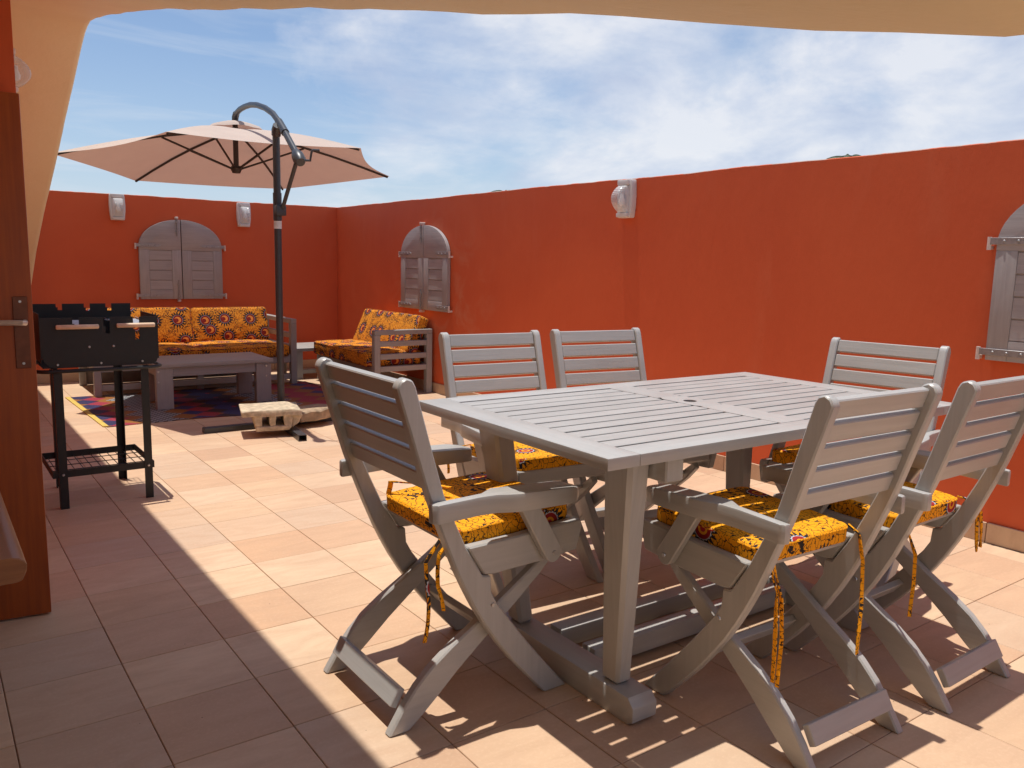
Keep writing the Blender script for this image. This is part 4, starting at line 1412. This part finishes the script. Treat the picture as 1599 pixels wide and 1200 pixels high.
rs = empty('lounge_armchair', 'grey ladder-sided lounge armchair against the right wall', 'armchair', (0, 0, 0), 0, 'lounge seats')
ladder_arm(rs, (3.105, 6.235, 0), (3.665, 6.29, 0.565), 'x')
part('front_rail', B((3.11, 6.2905, 0.20), (3.15, 7.42, 0.265)), M['sofa_grey'], rs, 0.003)
part('back_rail', B((3.61, 6.2905, 0.20), (3.65, 7.42, 0.265)), M['sofa_grey'], rs, 0.003)
for y in (7.42,):
    part('leg', B((3.108, y, 0.0), (3.163, y+0.055, 0.265)), M['sofa_grey'], rs, 0.003)
    part('leg', B((3.61, y, 0.0), (3.665, y+0.055, 0.56)), M['sofa_grey'], rs, 0.003)
part('back_top_rail', B((3.63, 6.2905, 0.48), (3.664, 7.4195, 0.54)), M['sofa_grey'], rs, 0.003)
for k in range(6):
    y = 6.33+k*0.18
    part('seat_slat', B((3.1505, y, 0.225), (3.6095, y+0.1, 0.245)), M['sofa_grey'], rs, 0.002)
sofa_cushion('seat_cushion', 'dark shaded orange seat cushion on the lounge armchair by the right wall', (3.325, 6.87, 0.315), (0, 0, 0), 0.268, 0.575, 0.062, 5)
sofa_cushion('back_cushion', 'orange back cushion with bright sun patches, leaning on the right wall', (3.545, 6.83, 0.505), (R(0), R(-66), 0), 0.175, 0.555, 0.05, 6)

stb = empty('side_table', 'small grey corner table between the sofa and the lounge armchair', 'side table', (3.19, 7.76, 0))
part('tabletop', B((-0.28, -0.25, 0.27), (0.28, 0.28, 0.30)), M['sofa_grey'], stb, 0.003, 2)
for sx in (-1, 1):
    for (ya, yb_) in ((-0.23, -0.17), (0.20, 0.26)):
        part('leg', B((min(sx*0.26, sx*0.20), ya, 0), (max(sx*0.26, sx*0.20), yb_, 0.2695)), M['sofa_grey'], stb, 0.003)
part('low_rail', B((-0.199, -0.22, 0.05), (0.199, -0.19, 0.09)), M['sofa_grey'], stb, 0.003)

# woven mat
mb = MB()
nx_, ny_ = 60, 36
X0, X1, Y0_, Y1_ = 0.99, 2.98, 5.93, 7.36
top_, bot_ = [], []
for i in range(nx_+1):
    ra, rb2 = [], []
    for j in range(ny_+1):
        x = X0+(X1-X0)*i/nx_
        fy = j/ny_
        ylo = Y0_+0.05*(1-i/nx_) + 0.02*math.sin(x*5.1)
        y = ylo+(Y1_-ylo)*fy
        lift = 0.012*max(0, noise.noise(Vector((x*2.6, 1.7, 0))))*max(0, 1-fy*5)
        ra.append(mb.bm.verts.new((x-0.04*fy, y, 0.005+lift)))
        rb2.append(mb.bm.verts.new((x-0.04*fy, y, 0.001+lift)))
    top_.append(ra); bot_.append(rb2)
for i in range(nx_):
    for j in range(ny_):
        mb.bm.faces.new((top_[i][j], top_[i+1][j], top_[i+1][j+1], top_[i][j+1]))
        mb.bm.faces.new((bot_[i][j], bot_[i][j+1], bot_[i+1][j+1], bot_[i+1][j]))
for i in range(nx_):
    for j in (0, ny_):
        mb.bm.faces.new((bot_[i][j], bot_[i+1][j], top_[i+1][j], top_[i][j]))
for j in range(ny_):
    for i in (0, nx_):
        mb.bm.faces.new((bot_[i][j], bot_[i][j+1], top_[i][j+1], top_[i][j]))
rug = tag(part('woven_mat', mb, M['rug'], None, smooth=40), 'woven plastic mat with red, blue and orange zigzags under the coffee table', 'mat')
part('binding', MB().prism([(X0-0.022, 5.978), (X0+0.012, 5.972), (X0-0.028, 7.362), (X0-0.062, 7.362)], 0.0012, 0.0085, 'z'), M['rug_edge'], rug)

# ------------------------------------------------------------------ bench end at the left edge
bn = empty('wooden_bench', 'round-edged varnished wooden bench end cut off by the left edge', 'bench', (0, 0, 0))
sec = [(-0.42, 0.498), (0.128, 0.498), (0.138, 0.502), (0.146, 0.520), (0.147, 0.532), (0.143, 0.541), (0.134, 0.548), (0.120, 0.5505), (-0.42, 0.5505)]
part('seat', MB().prism(sec, 1.835, 2.66, 'y'), M['bench'], bn, 0.002, 1, 40)
for (x, y) in ((-0.36, 1.90), (-0.36, 2.54), (-0.02, 2.54), (-0.10, 2.0)):
    part('leg', B((x-0.03, y, 0), (x+0.03, y+0.06, 0.4978)), M['bench'], bn, 0.003)

# ------------------------------------------------------------------ palms far beyond the wall
def palm(label, x, y, top, seed, size=1.0):
    rnd = random.Random(seed)
    t = empty('palm_tree', label, 'palm tree', (x, y, -3), 0, 'palm tops beyond the wall')
    hgt = top+3-0.5*size
    part('trunk', MB().tube([(0, 0, 0), (0.1, 0, hgt*0.5), (0.0, 0, hgt)], [0.2, 0.15, 0.12], 10), M['bark'], t)
    for k in range(16):
        a = 2*math.pi*k/16+rnd.uniform(-.2, .2)
        L = size*rnd.uniform(1.5, 2.1)
        el = rnd.uniform(0.5, 1.35)
        mb = MB()
        pts = []
        for q in range(9):
            f = q/8
            rr = L*f*math.cos(el*(1-f*0.3))
            zz = L*f*math.sin(el)*0.55-0.55*L*f*f
            pts.append(Vector((rr*math.cos(a), rr*math.sin(a), hgt+zz)))
        mb.tube(pts, [0.025*(1-q/9)+0.004 for q in range(9)], 5)
        d = Vector((-math.sin(a), math.cos(a), 0))
        for q in range(1, 9):
            for w in range(3):
                p = pts[q-1].lerp(pts[q], w/3)
                for s in (-1, 1):
                    e = p + d*s*0.38*size*(1-0.5*q/9) + (pts[q]-pts[q-1]).normalized()*0.22*size - Vector((0, 0, 0.12*size))
                    wv = (pts[q]-pts[q-1]).normalized()*0.022
                    mb._add([p-wv, p+wv, e], [(0, 1, 2)])
        part('frond', mb, M['frond'], t, smooth=0)
    return t


palm('palm top just showing above the right wall, towards its near end', 18.2, 11.6, 3.98, 3, 0.5)
palm('tiny dark tree tip above the right wall near the far corner', 19.3, 27.3, 4.15, 9, 0.5)
